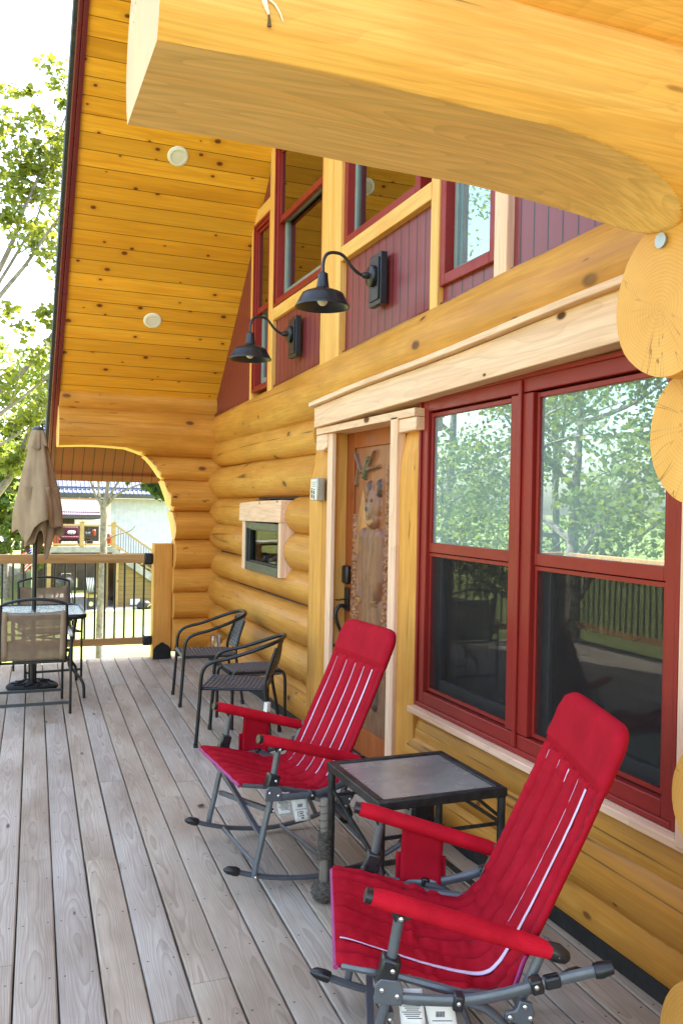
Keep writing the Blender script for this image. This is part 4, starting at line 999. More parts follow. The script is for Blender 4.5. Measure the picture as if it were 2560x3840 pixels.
# ------------------------------------------------------------------ glass-top side table between them
S = thing('side_table', 'worn black metal side table with a frosted glass top between the two red rockers', 'side table', (1.54, 3.06, 0))
x0, x1, y0, y1, zt = 1.27, 1.80, 2.80, 3.325, .566
t = MB(); rect_frame_xy = lambda t, a, b, c, d, z0, z1, w: (t.box(a, b, c, c+w, z0, z1), t.box(a, b, d-w, d, z0, z1), t.box(a, a+w, c+w+.0004, d-w-.0004, z0, z1), t.box(b-w, b, c+w+.0004, d-w-.0004, z0, z1))
M['worn'] = plain('worn_black_iron', (.022,.021,.021), .5, .3, .75, 26, bump=.4)
rect_frame_xy(t, x0, x1, y0, y1, zt-.034, zt, .034); t.build('top_frame', M['worn'], S, bevel=.004)
t = MB(); t.box(x0+.036, x1-.036, y0+.036, y1-.036, zt-.014, zt-.006); t.build('glass_top', M['frost'], S, bevel=.001)
for (lx, ly) in ((x0+.017, y0+.017), (x1-.017, y0+.017), (x1-.017, y1-.017), (x0+.017, y1-.017)):
    t = MB(); t.tube([(lx, ly, 0), (lx, ly, zt-.0345)], .0155, 12); t.build('leg', M['worn'], S)
t = MB(); z = .118
t.bar((x0+.017,y0+.02,z),(x0+.017,y1-.02,z), .012, .02); t.bar((x1-.017,y0+.02,z),(x1-.017,y1-.02,z), .012, .02); t.bar((x0+.02,y0+.017,z),(x1-.02,y0+.017,z), .012, .02); t.bar((x0+.02,y1-.017,z),(x1-.02,y1-.017,z), .012, .02); t.build('lower_rail', M['worn'], S)
t = MB(); z = .43
t.bar((x0+.02,y0+.017,z),(x1-.02,y0+.017,z), .009, .012); t.bar((x0+.02,y1-.017,z),(x1-.02,y1-.017,z), .009, .012); t.bar((x1-.017,y0+.02,z),(x1-.017,y1-.02,z), .009, .012)
t.bar((x0+.017,y1-.03,z+.03),(x0+.04,y0+.03,.30), .010, .012); t.bar((x1-.017,y0+.03,.45),(x1-.12,y0+.017,.532), .009, .012)
t.bar((x1-.05,y0+.02,.118),(x0+.05,y1-.02,.10), .010, .010); t.build('brace', M['worn'], S)
K = thing('wrapped_stick', 'grey stick wound with dark twine strapped to the left leg of the glass side table', 'stick', (1.262, 3.318, 0))
t = MB(); t.tube([(1.262,3.312,.0),(1.263,3.314,.2),(1.262,3.316,.415)], [.021,.020,.019], 14); t.build('stick', M['driftwood'], K)
t = MB(); pts = []
for i in range(420):
    q = i/419; a = i*.62; z = .175+.11*q; pts.append((1.262+(.024+.004*math.sin(i*1.7))*math.cos(a), 3.313+(.024+.004*math.sin(i*1.7))*math.sin(a), z+.004*math.sin(i*.9)))
t.tube(pts, .0032, 5); t.build('twine_winding', M['twine'], K)
t = MB(); pts = []
for i in range(420):
    q = i/419; a = i*.71; rr = .028+.020*math.sin(PI*min(1, q*1.05))+.005*math.sin(i*2.3); pts.append((1.262+rr*math.cos(a), 3.312+rr*math.sin(a), .006+.075*q+.004*math.sin(i*1.1)))
t.tube(pts, .0036, 5); t.build('twine_ball', M['twine'], K)
t = MB(); pts = [(1.262+.024*math.cos(i*.31), 3.314+.024*math.sin(i*.31), .285+.13*i/90) for i in range(90)]; t.tube(pts, .0016, 5); t.build('loose_wire', M['twine'], K)
B = thing('power_box', 'small grey and black electrical box on cords under the glass side table, against the wall', 'power box', (1.90, 3.75, 0))
t = MB(); t.box(1.86, 1.975, 3.70, 3.80, .10, .22); t.build('housing', M['plast'], B, bevel=.012)
t = MB(); t.box(1.848, 1.8595, 3.712, 3.788, .135, .215); t.build('face', M['silver'], B, bevel=.006)
t = MB(); t.box(1.843, 1.8475, 3.725, 3.775, .165, .205); t.build('outlet_slots', M['black'], B)
t = MB(); t.box(1.88, 1.96, 3.66, 3.84, .0, .0995); t.build('foot', M['plast'], B, bevel=.006)
t = MB(); t.tube(smooth_path([(1.88,3.74,.22),(1.88,3.74,.30),(1.93,3.76,.36),(2.0,3.78,.38)], 5), .005, 6); t.tube(smooth_path([(1.88,3.77,.22),(1.87,3.78,.28),(1.92,3.82,.33),(2.0,3.84,.33)], 5), .005, 6); t.build('cord', M['plast'], B)

# ------------------------------------------------------------------ woven resin armchairs and stool
def weave_panel(t, A, Bv, Cv, Dv, nu, nv, w=.72, r=.0026, belly=0.0):
    """two crossing sets of flat strands on the bilinear patch A-B-C-D."""
    A, Bv, Cv, Dv = map(Vector, (A, Bv, Cv, Dv)); nrm = (Bv-A).cross(Dv-A).normalized()
    def pt(u, v, o): return A.lerp(Bv, u).lerp(Dv.lerp(Cv, u), v) + nrm*(o + belly*math.sin(PI*u)*math.sin(PI*v))
    for k in range(nv):
        v0 = (k+.5-w/2)/nv; v1 = (k+.5+w/2)/nv; rows = []
        for i in range(nu*2+1):
            u = i/(nu*2); o = .0022*math.sin((i+k*2)*PI/2); rows.append([pt(u, v0, o), pt(u, (v0+v1)/2, o+.0012), pt(u, v1, o)])
        t.grid(rows)
    for k in range(nu):
        u0 = (k+.5-w/2)/nu; u1 = (k+.5+w/2)/nu; rows = []
        for i in range(nv*2+1):
            v = i/(nv*2); o = -.0022*math.sin((i+k*2)*PI/2); rows.append([pt(u0, v, o), pt((u0+u1)/2, v, o+.0012), pt(u1, v, o)])
        t.grid(rows)
M['wick'] = plain('charcoal_wicker', (.055,.055,.064), .34, 0, .3, 40)
def wicker_chair(loc, ang, label):
    C = thing('wicker_armchair', label, 'armchair', loc, ang, 'woven charcoal armchairs by the log wall', world=False)
    def pt(mb, name, mat, **k): return mb.build(name, mat, C, **k)
    for s in (-1, 1):
        t = MB(); t.tube(smooth_path([(.0,s*.235,.0),(-.02,s*.232,.30),(-.030,s*.23,.47),(-.055,s*.228,.535),(-.11,s*.226,.568),(-.22,s*.222,.595),(-.34,s*.215,.635)], 6), .0125, 12); pt(t, 'front_leg', M['black'])
        t = MB(); t.tube(smooth_path([(-.50,s*.232,.0),(-.475,s*.215,.20),(-.445,s*.20,.385),(-.462,s*.185,.50),(-.515,s*.165,.66)], 5), .0115, 10); rl = pt(t, 'rear_leg', M['black'])
        for a_, b_ in (((.0,s*.235,0),(.0,s*.235,.03)), ((-.50,s*.232,0),(-.497,s*.2285,.03))):
            t = MB(); t.tube([a_, b_], .0155, 10); pt(t, 'foot_cap', M['plast'])
    t = MB(); t.tube(smooth_path([(-.34,.215,.635),(-.43,.20,.668),(-.515,.15,.70),(-.545,.06,.712),(-.545,-.06,.712),(-.515,-.15,.70),(-.43,-.20,.668),(-.34,-.215,.635)], 7), .0135, 12); pt(t, 'top_hoop', M['black'])
    t = MB(); t.tube([(-.02,-.228,.385),(-.02,.228,.385)], .010, 8); t.tube([(-.445,-.20,.385),(-.445,.20,.385)], .010, 8); t.tube([(-.02,.21,.385),(-.445,.195,.385)], .010, 8); t.tube([(-.02,-.21,.385),(-.445,-.195,.385)], .010, 8); t.tube([(-.03,-.232,.18),(-.03,-.232,.181)], .001, 4); pt(t, 'seat_frame', M['black'])
    t = MB(); weave_panel(t, (-.015,-.215,.397), (-.015,.215,.397), (-.45,.20,.392), (-.45,-.20,.392), 14, 15, .76, belly=-.012); pt(t, 'seat', M['wick'], sol=.002)
    t = MB()
    weave_panel(t, (-.452,-.172,.425), (-.452,.172,.425), (-.527,.155,.695), (-.527,-.155,.695), 13, 11, .74, belly=-.028); pt(t, 'backrest', M['wick'], sol=.002)
    return C
wicker_chair((1.379, 7.057, 0), math.atan2(.07, -.997), 'charcoal woven armchair farther from the camera, closest to the rail post')
wb = wicker_chair((1.335, 5.877, 0), math.atan2(.41, -.91), 'charcoal woven armchair nearer the camera, with a white tag on its rear leg')
t = MB(); t.bar((-.462,.215,.25),(-.468,.219,.31), .030, .030); t.build('white_tag', M['white'], wb)
ST = thing('woven_stool', 'low square woven charcoal stool with rounded legs between the two armchairs', 'stool', (1.77, 6.24, 0), math.atan2(.0, 1)+.05, world=False)
t = MB(); weave_panel(t, (-.175,-.165,.404), (.175,-.165,.404), (.175,.165,.404), (-.175,.165,.404), 26, 14, .8); t.build('woven_top', M['wick'], ST, sol=.002)
t = MB(); weave_panel(t, (-.176,-.168,.365), (.176,-.168,.365), (.176,-.168,.402), (-.176,-.168,.402), 22, 3, .8); t.build('woven_edge', M['wick'], ST, sol=.002)
for s in (-1, 1):
    t = MB(); t.tube(smooth_path([(s*.20,-.19,0),(s*.20,-.185,.30),(s*.192,-.175,.372),(s*.165,-.165,.392),(s*.10,-.165,.394)], 6), .012, 10); t.build('leg', M['black'], ST)
    t = MB(); t.tube(smooth_path([(s*.20,.19,0),(s*.20,.185,.30),(s*.192,.175,.372),(s*.165,.165,.392),(s*.10,.165,.394)], 6), .012, 10); t.build('leg', M['black'], ST)
t = MB()
for s in (-1, 1): t.tube([(-.165,s*.165,.392),(.165,s*.165,.392)], .010, 8); t.tube([(s*.165,-.165,.392),(s*.165,.165,.392)], .010, 8)
t.build('top_frame', M['black'], ST)

# ------------------------------------------------------------------ umbrella, dining table, sling chairs
U = thing('patio_umbrella', 'closed taupe patio umbrella standing through the glass table', 'umbrella', (.305, 7.85, 0))
t = MB(); t.tube([(.305,7.85,.04),(.312,7.85,2.19)], .0195, 14); t.build('pole', M['black'], U)
nt, nzv = 96, 60; rows = []
def umb_r(z, a):
    q = (2.19-z)
    base = .042 + .128*min(1, q/.66)**.9
    if q > .66: base = .170 + .012*math.sin((q-.66)*6)
    f = math.sin(a*4 + .8*math.sin(a) + 2.2*q); fold = f*abs(f)**.3
    return base*(1 + .17*min(1, q*2.6)*fold + .07*nz(math.cos(a)*2, math.sin(a)*2, q*2.2) + .025*min(1, q*2)*math.sin(a*13+2*math.sin(q*5)))
def umb_h(a): return .585 + .13*max(0, math.sin(a*2.0+.5))**1.2 + .11*abs(math.sin(a*2+2.3)) + .03*math.sin(a*5)
for i in range(nzv):
    row = []
    for k in range(nt):
        a = 2*PI*k/nt; zb = 2.19 - (umb_h(a)+.14); z = lerp(2.19, zb, (i/(nzv-1))); r = umb_r(z, a)
        row.append((.318+.03*(2.19-z)*.6+ r*math.cos(a), 7.85 + r*math.sin(a)*.9, z))
    row.append(row[0]); rows.append(row)
t = MB(); t.grid(rows); t.build('canopy', M['taupe'], U, sol=.004, ang=80)
rows = []
for i in range(26):
    row = []
    for k in range(nt):
        a = 2*PI*k/nt; q = i/25; zb = 1.245 + .09*math.sin(a*3+.4) + .05*math.sin(a*5+2); z = lerp(1.72, zb, q)
        f = math.sin(a*5+1.1+q*1.2); r = lerp(.118, .082, q)*(1 + .26*f*abs(f)**.3 + .08*nz(math.cos(a)*3, math.sin(a)*3, q*2)); row.append((.335+r*1.15*math.cos(a), 7.85+r*math.sin(a), z))
    row.append(row[0]); rows.append(row)
t = MB(); t.grid(rows); t.build('inner_folds', M['taupe'], U, sol=.004, ang=80)
rows = []
for i in range(10):
    row = []
    for k in range(nt):
        a = 2*PI*k/nt; q = i/9; r = .042 + .038*q**.8 + .014*q*math.cos(a*4+1.6) + .006*q*math.cos(a*9); z = 2.215 - (.165 + .018*math.cos(a*4+.2))*q
        row.append((.318+ r*math.cos(a), 7.85 + r*math.sin(a), z))
    row.append(row[0]); rows.append(row)
t = MB(); t.grid(rows); t.build('vent_flap', M['taupe'], U, sol=.004, ang=80)
t = MB(); t.lathe([(.001,2.242),(.02,2.238),(.046,2.222),(.052,2.208),(.046,2.200),(.001,2.200)], (.318,7.85,0), 24); t.build('top_cap', M['charcoal'], U)
UB = thing('umbrella_base', 'round black cast umbrella base on the deck under the table', 'umbrella base', (.305, 7.92, 0))
t = MB(); t.lathe([(.001,0),(.208,0),(.214,.008),(.210,.020),(.192,.032),(.16,.038),(.10,.046),(.045,.052),(.034,.062),(.034,.30),(.030,.31),(.021,.31),(.021,.05),(.001,.05)], (.305,7.92,0), 56); t.build('cast_disc', M['castiron'], UB)
t = MB()
for k in range(10):
    a = 2*PI*k/10; t.tube(smooth_path([(.305+.07*math.cos(a), 7.92+.07*math.sin(a), .050), (.305+.12*math.cos(a+.3), 7.92+.12*math.sin(a+.3), .046), (.305+.17*math.cos(a-.1), 7.92+.17*math.sin(a-.1), .038)], 4), .008, 6)
t.build('scroll_relief', M['castiron'], UB)
TB = thing('patio_table', 'square patio table with a pebbled glass top and black rim, umbrella pole through it', 'table', (.30, 7.74, 0))
def rrect(cx, cy, hx, hy, r, n=6):
    out = []
    for (sx_, sy_, a0) in ((1,1,0),(-1,1,PI/2),(-1,-1,PI),(1,-1,1.5*PI)):
        for k in range(n+1): a = a0+PI/2*k/n; out.append((cx+sx_*(hx-r)+r*math.cos(a), cy+sy_*(hy-r)+r*math.sin(a)))
    return out
t = MB(); t.prism(rrect(.30, 7.74, .385, .38, .07), 'Z', .672, .678); t.build('glass_top', M['glassT'], TB)
t = MB(); t.tube([(x, y, .668) for x, y in rrect(.30, 7.74, .392, .387, .075)], .0165, 10, closed=True, sx=1.25, sy=.7); t.build('rim', M['black'], TB)
for (sx_, sy_) in ((1,1),(1,-1),(-1,1),(-1,-1)):
    t = MB(); c = Vector((.30+sx_*.33, 7.74+sy_*.33, 0)); t.tube(smooth_path([(c.x-sx_*.01, c.y-sy_*.01, .655),(c.x-sx_*.04, c.y-sy_*.04, .45),(c.x-sx_*.06, c.y-sy_*.06, .27),(c.x-sx_*.01, c.y-sy_*.01, .20),(c.x+sx_*.045, c.y+sy_*.03, .12),(c.x+sx_*.055, c.y+sy_*.04, 0)], 6), .0125, 10); t.build('leg', M['black'], TB)
t = MB(); t.bar((-.0,7.45,.45),(.60,8.03,.45), .012, .016); t.bar((-.0,8.03,.46),(.60,7.45,.46), .012, .016); t.build('stretcher', M['black'], TB)
def sling_chair(loc, ang, label):
    C = thing('sling_chair', label, 'patio chair', loc, ang, 'folding tan sling chairs at the patio table', world=False)
    def pt(mb, name, mat, **k): return mb.build(name, mat, C, **k)
    hw = .232
    t = MB(); rows = []
    for i in range(16):
        q = i/15; z = lerp(.405, .785, q); x = lerp(.02, -.045, q); rows.append([(x - .012*(1-(2*j/12-1)**2) , lerp(-hw+.004, hw-.004, j/12), z - .012*(1-(2*j/12-1)**2)*q) for j in range(13)])
    t.grid(rows); sl_ = pt(t, 'back_sling', M['sling'], sol=.002)
    for s in (-1, 1):
        t = MB(); rows = [[(lerp(.017,-.048,q)-.004, s*(hw-.004), lerp(.405,.785,q)), (lerp(.017,-.048,q)-.010, s*(hw-.045), lerp(.405,.785,q))] for q in [k/8 for k in range(9)]]; t.grid(rows); o_ = t.build('side_hem', M['taupe'], sol=.003); sub(sl_, o_)
    t = MB(); rows = []
    for i in range(12):
        q = i/11; rows.append([(lerp(.04, .43, q), lerp(-hw+.01, hw-.01, j/10), .405 - .02*math.sin(PI*q) + .012*q) for j in range(11)])
    t.grid(rows); pt(t, 'seat_sling', M['sling'], sol=.002)
    for s in (-1, 1):
        t = MB(); t.tube([(.03,s*hw,.38),(-.048,s*hw,.80),(-.052,s*hw,.835)], .0115, 10); pt(t, 'back_post', M['black'])
        t = MB(); t.tube([(-.035,s*(hw+.035),.0),(-.03,s*(hw+.035),.565),(.0,s*(hw+.035),.585)], .0105, 10); pt(t, 'rear_leg', M['black'])
        t = MB(); t.tube(smooth_path([(.50,s*(hw+.012),.0),(.49,s*(hw+.012),.30),(.46,s*(hw+.02),.50),(.42,s*(hw+.035),.575),(.36,s*(hw+.035),.59)], 5), .0105, 10); pt(t, 'front_leg', M['black'])
        t = MB(); t.bar((-.03,s*(hw+.035),.59),(.40,s*(hw+.035),.596), .032, .020); pt(t, 'armrest', M['silver'], bevel=.006)
        t = MB(); t.tube([(.03,s*hw,.39),(.46,s*hw,.415)], .011, 10); t.tube([(-.032,s*(hw+.035),.40),(.03,s*hw,.395)], .009, 8); pt(t, 'seat_rail', M['black'])
        t = MB(); t.bar((.045,s*(hw+.006),.47),(-.01,s*(hw+.030),.475), .018, .028); pt(t, 'hinge', M['plast'], bevel=.004)
    t = MB(); n = 17; t.tube([(-.052-.004*math.sin(PI*i/(n-1)), lerp(-hw, hw, i/(n-1)), .832+.042*math.sin(PI*i/(n-1))**.8) for i in range(n)], .0115, 10); pt(t, 'top_bar', M['black'])
    t = MB(); t.bar((-.033,-hw-.035,.085),(-.033,hw+.035,.085), .016, .022); pt(t, 'stretcher', M['charcoal'])
    t = MB(); t.bar((.493,-hw-.012,.075),(.493,hw+.012,.075), .016, .02); pt(t, 'stretcher', M['charcoal'])
    t = MB(); t.tube([(.06,-hw,.382),(.06,hw,.382)], .010, 8); pt(t, 'stretcher', M['charcoal'])
    t = MB(); t.tube([(.455,-hw,.415),(.455,hw,.415)], .010, 8); pt(t, 'stretcher', M['charcoal'])
    return C
sling_chair((.271, 6.90, 0), PI/2, 'tan sling chair nearest the camera with its back to us')
sling_chair((.435, 8.70, 0), -PI/2+.12, 'tan sling chair on the far side of the glass table by the railing')
# ------------------------------------------------------------------ ground
def ss(a, b, x):
    t = max(0, min(1, (x-a)/(b-a))); return t*t*(3-2*t)
def gz(x, y):
    z = -.75 - 2.65*ss(9, 25, y)
    if x < -3: z = lerp(z, min(z, -1.2)-.04*min(20, -3-x), .5)
    return z + .05*nz(x*.15, y*.15, 0)*min(1, max(0, (y-9)/6))
def grid_ground(name, xs, ys, mat, dz=0, zf=gz):
    V = [(x, y, zf(x, y)+dz) for y in ys for x in xs]; w = len(xs); F = [(i*w+j, i*w+j+1, (i+1)*w+j+1, (i+1)*w+j) for i in range(len(ys)-1) for j in range(w-1)]
    me = bpy.data.meshes.new(name); me.from_pydata(V, [], F); me.polygons.foreach_set('use_smooth', [True]*len(F)); me.materials.append(mat)
    o = bpy.data.objects.new(name, me); COL.objects.link(o); return tag(o, kind='structure')
xs = [-400,-200,-100,-60]+[-40+2*i for i in range(41)]+[60,100,200,400]; ys = [-150,-80,-40,-20,-10]+[-6+2*i for i in range(40)]+[85,100,130,170,250,400,700]
grid_ground('lawn', xs, ys, M['lawn'])
def grass_strip():       # taller blades breaking the far lawn's edge by the deck
    pass
t = MB(); t.prism([(-60, 108), (80, 104), (80, 110), (-60, 114)], 'Z', -3.45, -3.36); tag(t.build('street', M['concrete']), kind='structure')
t = MB(); t.prism([(1.9, 41.0), (4.9, 39.95), (5.2, 40.6), (7.6, 41.6), (7.6, 48), (1.9, 48)], 'Z', -3.6, -3.36); tag(t.build('patio_slab', M['concrete']), kind='structure')

# ------------------------------------------------------------------ trees
def leaves(name, clumps, size, mat, parent, seed):
    """clumps: (centre, (rx, ry, rz), count) - separate leaf blades spread through each clump."""
    g = np.random.default_rng(seed); Vs = []
    for c, r, n in clumps:
        d = g.normal(size=(n, 3)); d /= np.linalg.norm(d, axis=1)[:, None]; rad = g.random(n)**.45
        p = np.array(c) + d*rad[:, None]*np.array(r)
        a = g.normal(size=(n, 3)); a[:, 2] *= .6; a /= np.linalg.norm(a, axis=1)[:, None]
        b = np.cross(a, g.normal(size=(n, 3))); b /= np.linalg.norm(b, axis=1)[:, None]; nn = np.cross(a, b)
        s = size*(.6+.8*g.random(n))[:, None]
        Vs.append(np.stack([p-a*s*.55, p+b*s*.34-a*s*.05+nn*s*.08, p+a*s*.55-nn*s*.05, p-b*s*.34-a*s*.05+nn*s*.08], 1))
    V = np.concatenate(Vs).reshape(-1, 3); n4 = len(V)//4
    me = bpy.data.meshes.new(name); me.vertices.add(len(V)); me.vertices.foreach_set('co', V.astype(np.float32).ravel())
    me.loops.add(n4*4); me.loops.foreach_set('vertex_index', np.arange(n4*4, dtype=np.int32)); me.polygons.add(n4)
    me.polygons.foreach_set('loop_start', np.arange(0, n4*4, 4, dtype=np.int32)); me.polygons.foreach_set('loop_total', np.full(n4, 4, dtype=np.int32)); me.update(calc_edges=True)
    me.materials.append(mat); o = bpy.data.objects.new(name, me); COL.objects.link(o); o.parent = parent
    if parent.get('wc'): o.location = -Vector(parent['wc'])
    return o
def limb(t, pts, r0, r1, n=8, k=5):
    P = smooth_path(pts, k); m = len(P)
    P = [p + Vector((nz(p.x*1.3, p.y*1.3, p.z*1.3), nz(p.z, p.x, p.y), 0))*.06*r0*3 for p in P]
    t.tube(P, [lerp(r0, r1, i/(m-1)) for i in range(m)], n)
def grown_tree(name, label, base, h, rx, seed, leaf, nleaf=5200, size=.17, mat='leafB', group=None, nlimb=7, trunk_r=.16, low=.3, cat='tree'):
    g = random.Random(seed); b = Vector(base); T = thing(name, label, cat, base, 0, group); t = MB()
    top = b + Vector((g.uniform(-.6,.6), g.uniform(-.6,.6), h*.9)); mid = b.lerp(top, .5) + Vector((g.uniform(-.3,.3), g.uniform(-.3,.3), 0))
    limb(t, [b-Vector((0,0,.3)), b.lerp(mid, .4), mid, top], trunk_r, .02, 10); cl = []
    for i in range(nlimb):
        q = low + (.92-low)*i/nlimb + g.uniform(-.02,.04); s = b.lerp(mid, q*2) if q < .5 else mid.lerp(top, q*2-1); a = i*2.4 + g.uniform(-.5,.5)
        ln = rx*(1.15-.65*q)*g.uniform(.8,1.1); e = s + Vector((math.cos(a)*ln, math.sin(a)*ln, ln*g.uniform(.35,.9))); m_ = s.lerp(e, .5) + Vector((0,0,-.08*ln))
        limb(t, [s, m_, e], trunk_r*.46*(1-q*.5), .016, 6, 4)
        for j in range(3):
            s2 = s.lerp(e, g.uniform(.35,.8)); e2 = s2 + Vector((g.uniform(-1,1), g.uniform(-1,1), g.uniform(.1,.9)))*ln*.45; limb(t, [s2, s2.lerp(e2,.5)+Vector((0,0,.05)), e2], trunk_r*.20, .008, 5, 3); cl.append((e2, ln*.26))
        cl.append((e, ln*.34)); cl.append((s.lerp(e, .6), ln*.30))
    for j in range(4): cl.append((top + Vector((g.uniform(-1,1)*rx*.35, g.uniform(-1,1)*rx*.35, g.uniform(-.25,.12)*h*.4)), rx*.28))
    t.build('trunk', M['bark'], T); tot = sum(r*r for _, r in cl)
    leaves('crown', [(tuple(c), (r*g.uniform(.8,1.3), r*g.uniform(.8,1.3), r*g.uniform(.55,.9)), max(20, int(nleaf*r*r/tot))) for c, r in cl], size, M[mat], T, seed); return T

# the big maple whose limbs reach in from the left
T = thing('maple_tree', 'tall maple with bare grey limbs rising to the right beyond the umbrella', 'tree', (-3.4, 20.2, gz(-3.4, 20.2))); t = MB()
b = Vector((-3.4, 20.2, -2.6)); stems = [
 ([(-.90,20,4.6),(-.011,20,6.52),(.273,20,7.233),(.381,20,7.635),(.713,20.1,8.534),(1.004,20.1,9.266),(1.298,20.2,10.05),(1.5,20.2,10.9)], .062),
 ([(-.9,20.4,4.6),(-.007,20.5,6.35),(.457,20.5,7.25),(.681,20.6,7.7),(.97,20.6,8.6),(1.2,20.7,9.4)], .042),
 ([(-1.3,19.6,3.9),(.041,19.6,5.9),(.509,19.5,6.55),(.893,19.5,7.2),(1.26,19.4,7.75),(1.9,19.4,8.6)], .055),
 ([(-2.0,20,1.9),(.026,20,3.876),(.768,20,4.708),(1.132,20,5.353),(1.7,20,6.4)], .075),
 ([(-2.2,19.5,1.5),(.032,19.5,3.37),(.278,19.5,3.575),(1.03,19.5,4.27),(1.9,19.4,5.2)], .055),
 ([(-2.9,20.6,-1.6),(-1.0,20.6,.4),(.055,20.6,1.79),(.299,20.6,2.16),(.72,20.6,3.25),(1.07,20.6,3.83),(1.9,20.7,5.1)], .135),
 ([(-1.9,20.1,1.4),(.041,20.1,2.76),(.72,20.3,3.22)], .06),
 ([(-2.8,20.2,-1.2),(-2.2,20.1,1.6),(-1.3,20.0,3.9),(-.7,20,5.1)], .14)]
limb(t, [b-Vector((0,0,.4)), (-3.1,20.3,-1.6), (-2.85,20.3,-.9)], .25, .17, 12)
tips = []
g = random.Random(5)
for P, r in stems:
    limb(t, P, r, .010, 8); S_ = smooth_path(P, 5)
    for k in range(9):
        i = g.randrange(len(S_)//3, len(S_)); s = S_[i]; e = s + Vector((g.uniform(-.5,.9), g.uniform(-.6,.6), g.uniform(.15,.9)))*g.uniform(.6,1.2); limb(t, [s, s.lerp(e,.5)+Vector((0,0,.05)), e], .016, .004, 5, 3); tips.append(e)
        tips.append(s.lerp(e, .55))
t.build('trunk', M['bark'], T)
cl = [(tuple(p), (.32,.36,.24), 26) for p in tips if p.z < 11.0]
for (x, y, z, r, n) in ((.1,20,9.6,.55,90),(.55,20,9.0,.55,90),(.2,20.2,8.3,.6,110),(.9,20.1,8.9,.5,80),(1.3,20.2,9.6,.45,70),(1.5,20,8.6,.45,70),(.3,20,7.6,.45,60),(-.3,20,8.8,.7,120),(.75,20.3,10.0,.35,40),(.2,20,10.3,.3,25),(1.25,20,10.25,.22,24),(.55,20,10.4,.2,18),(1.35,20,7.6,.3,26),(.15,20,5.6,.35,34),(.9,20,5.6,.35,30),(.45,20,5.3,.28,24),(1.3,20,6.6,.3,24),(1.2,20,5.0,.3,30),(.2,20.3,4.3,.4,40)):
    cl.append(((x, y, z), (r, r, r*.6), int(n*1.7)))
leaves('crown', cl, .15, M['leafA'], T, 11)

# wood-edge trees behind, left of the barn
for i, (x, y, h, rx, s, lab) in enumerate((( -1.6, 52, 16.0, 5.0, 21, 'full green tree far behind the maple at the left edge'), (1.6, 58, 12.8, 3.8, 22, 'rounded green tree far behind the umbrella top'), (-4.5, 60, 15, 5, 23, 'tall green tree far away, at the very left of the yard'), (.5, 47, 8.0, 2.6, 24, 'small bright green tree beside the far lawn behind the umbrella'), (3.0, 66, 8.6, 2.8, 25, 'green tree tucked against the left end of the blue barn roof'))):
    grown_tree('shade_tree', lab, (x, y, -3.4), h, rx, s, None, 9000, .30, 'leafB', 'trees at the far edge of the lawn', 9, .2, .12)
# young tree in front of the neighbour's house
Y = thing('young_maple', 'slim grey barked young tree with a forked top between the railing and the white barn', 'tree', (3.02, 27.8, -3.3)); t = MB()
limb(t, [(3.0,27.8,-3.5),(3.02,27.8,-2.4),(3.08,27.8,-.6),(3.09,27.8,.6),(3.08,27.8,1.45)], .118, .10, 12)
for P, r in (([(3.07,27.8,1.40),(2.86,27.9,1.75),(2.70,28,2.2),(2.63,28,2.5),(2.60,28,3.3),(2.3,28,4.4)], .05), ([(3.07,27.8,1.4),(2.95,27.85,1.75),(2.93,27.9,2.46),(2.97,27.9,3.6),(2.8,28,4.8)], .045), ([(3.09,27.8,1.4),(3.17,27.8,1.9),(3.22,27.8,2.5),(3.25,27.8,3.8),(3.4,27.8,5.6)], .078), ([(3.10,27.8,1.4),(3.3,27.7,1.85),(3.50,27.6,2.25),(3.72,27.6,2.9),(4.2,27.5,4)], .05), ([(3.14,27.8,1.42),(3.42,27.6,1.78),(3.66,27.5,1.92),(4.05,27.4,2.10),(4.7,27.3,2.35),(5.4,27.2,2.5)], .045), ([(3.09,27.8,.33),(3.2,27.75,.42),(3.55,27.6,.58),(3.85,27.5,.68),(4.0,27.45,.84)], .03)):
    limb(t, P, r, .012, 8)
t.build('trunk', M['bark'], Y)
cl = [((4.45,27.3,2.10),(.34,.4,.22),170), ((4.85,27.2,1.85),(.40,.4,.24),210), ((4.95,27.2,2.30),(.45,.4,.3),200), ((4.15,27.4,2.45),(.22,.3,.16),60), ((3.75,27.5,2.45),(.20,.25,.14),60), ((3.72,27.5,2.2),(.14,.2,.1),26), ((5.3,27.2,2.0),(.4,.4,.3),160), ((4.9,27.3,2.7),(.7,.6,.3),260), ((3.6,27.6,3.3),(1.1,.9,.4),420), ((3.0,27.8,4.4),(1.5,1.3,.9),900), ((4.4,27.5,3.9),(1.2,1.2,.8),600)]
leaves('crown', cl, .15, M['leafC'], Y, 31)
# yard trees on the open side of the porch (the windows mirror them)
for i, (x, y, h, rx, s, m, lab) in enumerate(((-8.6, 17.5, 9.5, 3.4, 41, 'leafA', 'leafy maple standing off the open side of the deck'), (-11.5, 13.0, 10, 3.9, 42, 'leafA', 'wide maple farther out on the open side of the deck'), (-8.0, 23, 15.0, 3.6, 43, 'leafA', 'maple behind the others, off the deck corner'), (-16.5, 17.0, 12, 4.6, 44, 'leafB', 'dense tree at the back of the side yard'), (-14, 6.5, 10, 3.8, 45, 'leafB', 'round headed tree beside the near part of the deck'), (-12.5, 23, 12.5, 4.6, 46, 'leafB', 'dense tree at the far corner of the side yard'), (-18, 9, 12, 5, 47, 'leafB', 'broad tree deep in the side yard'))):
    grown_tree('yard_tree', lab, (x, y, gz(x, y)), h, rx, s, None, 8800, .135, m, 'trees on the open side of the porch', 10, .27, .12)
t_sh = [(-.1, 86, 1.3, .55), (1.0, 88, 1.5, .5), (1.9, 90, 1.2, .6)]
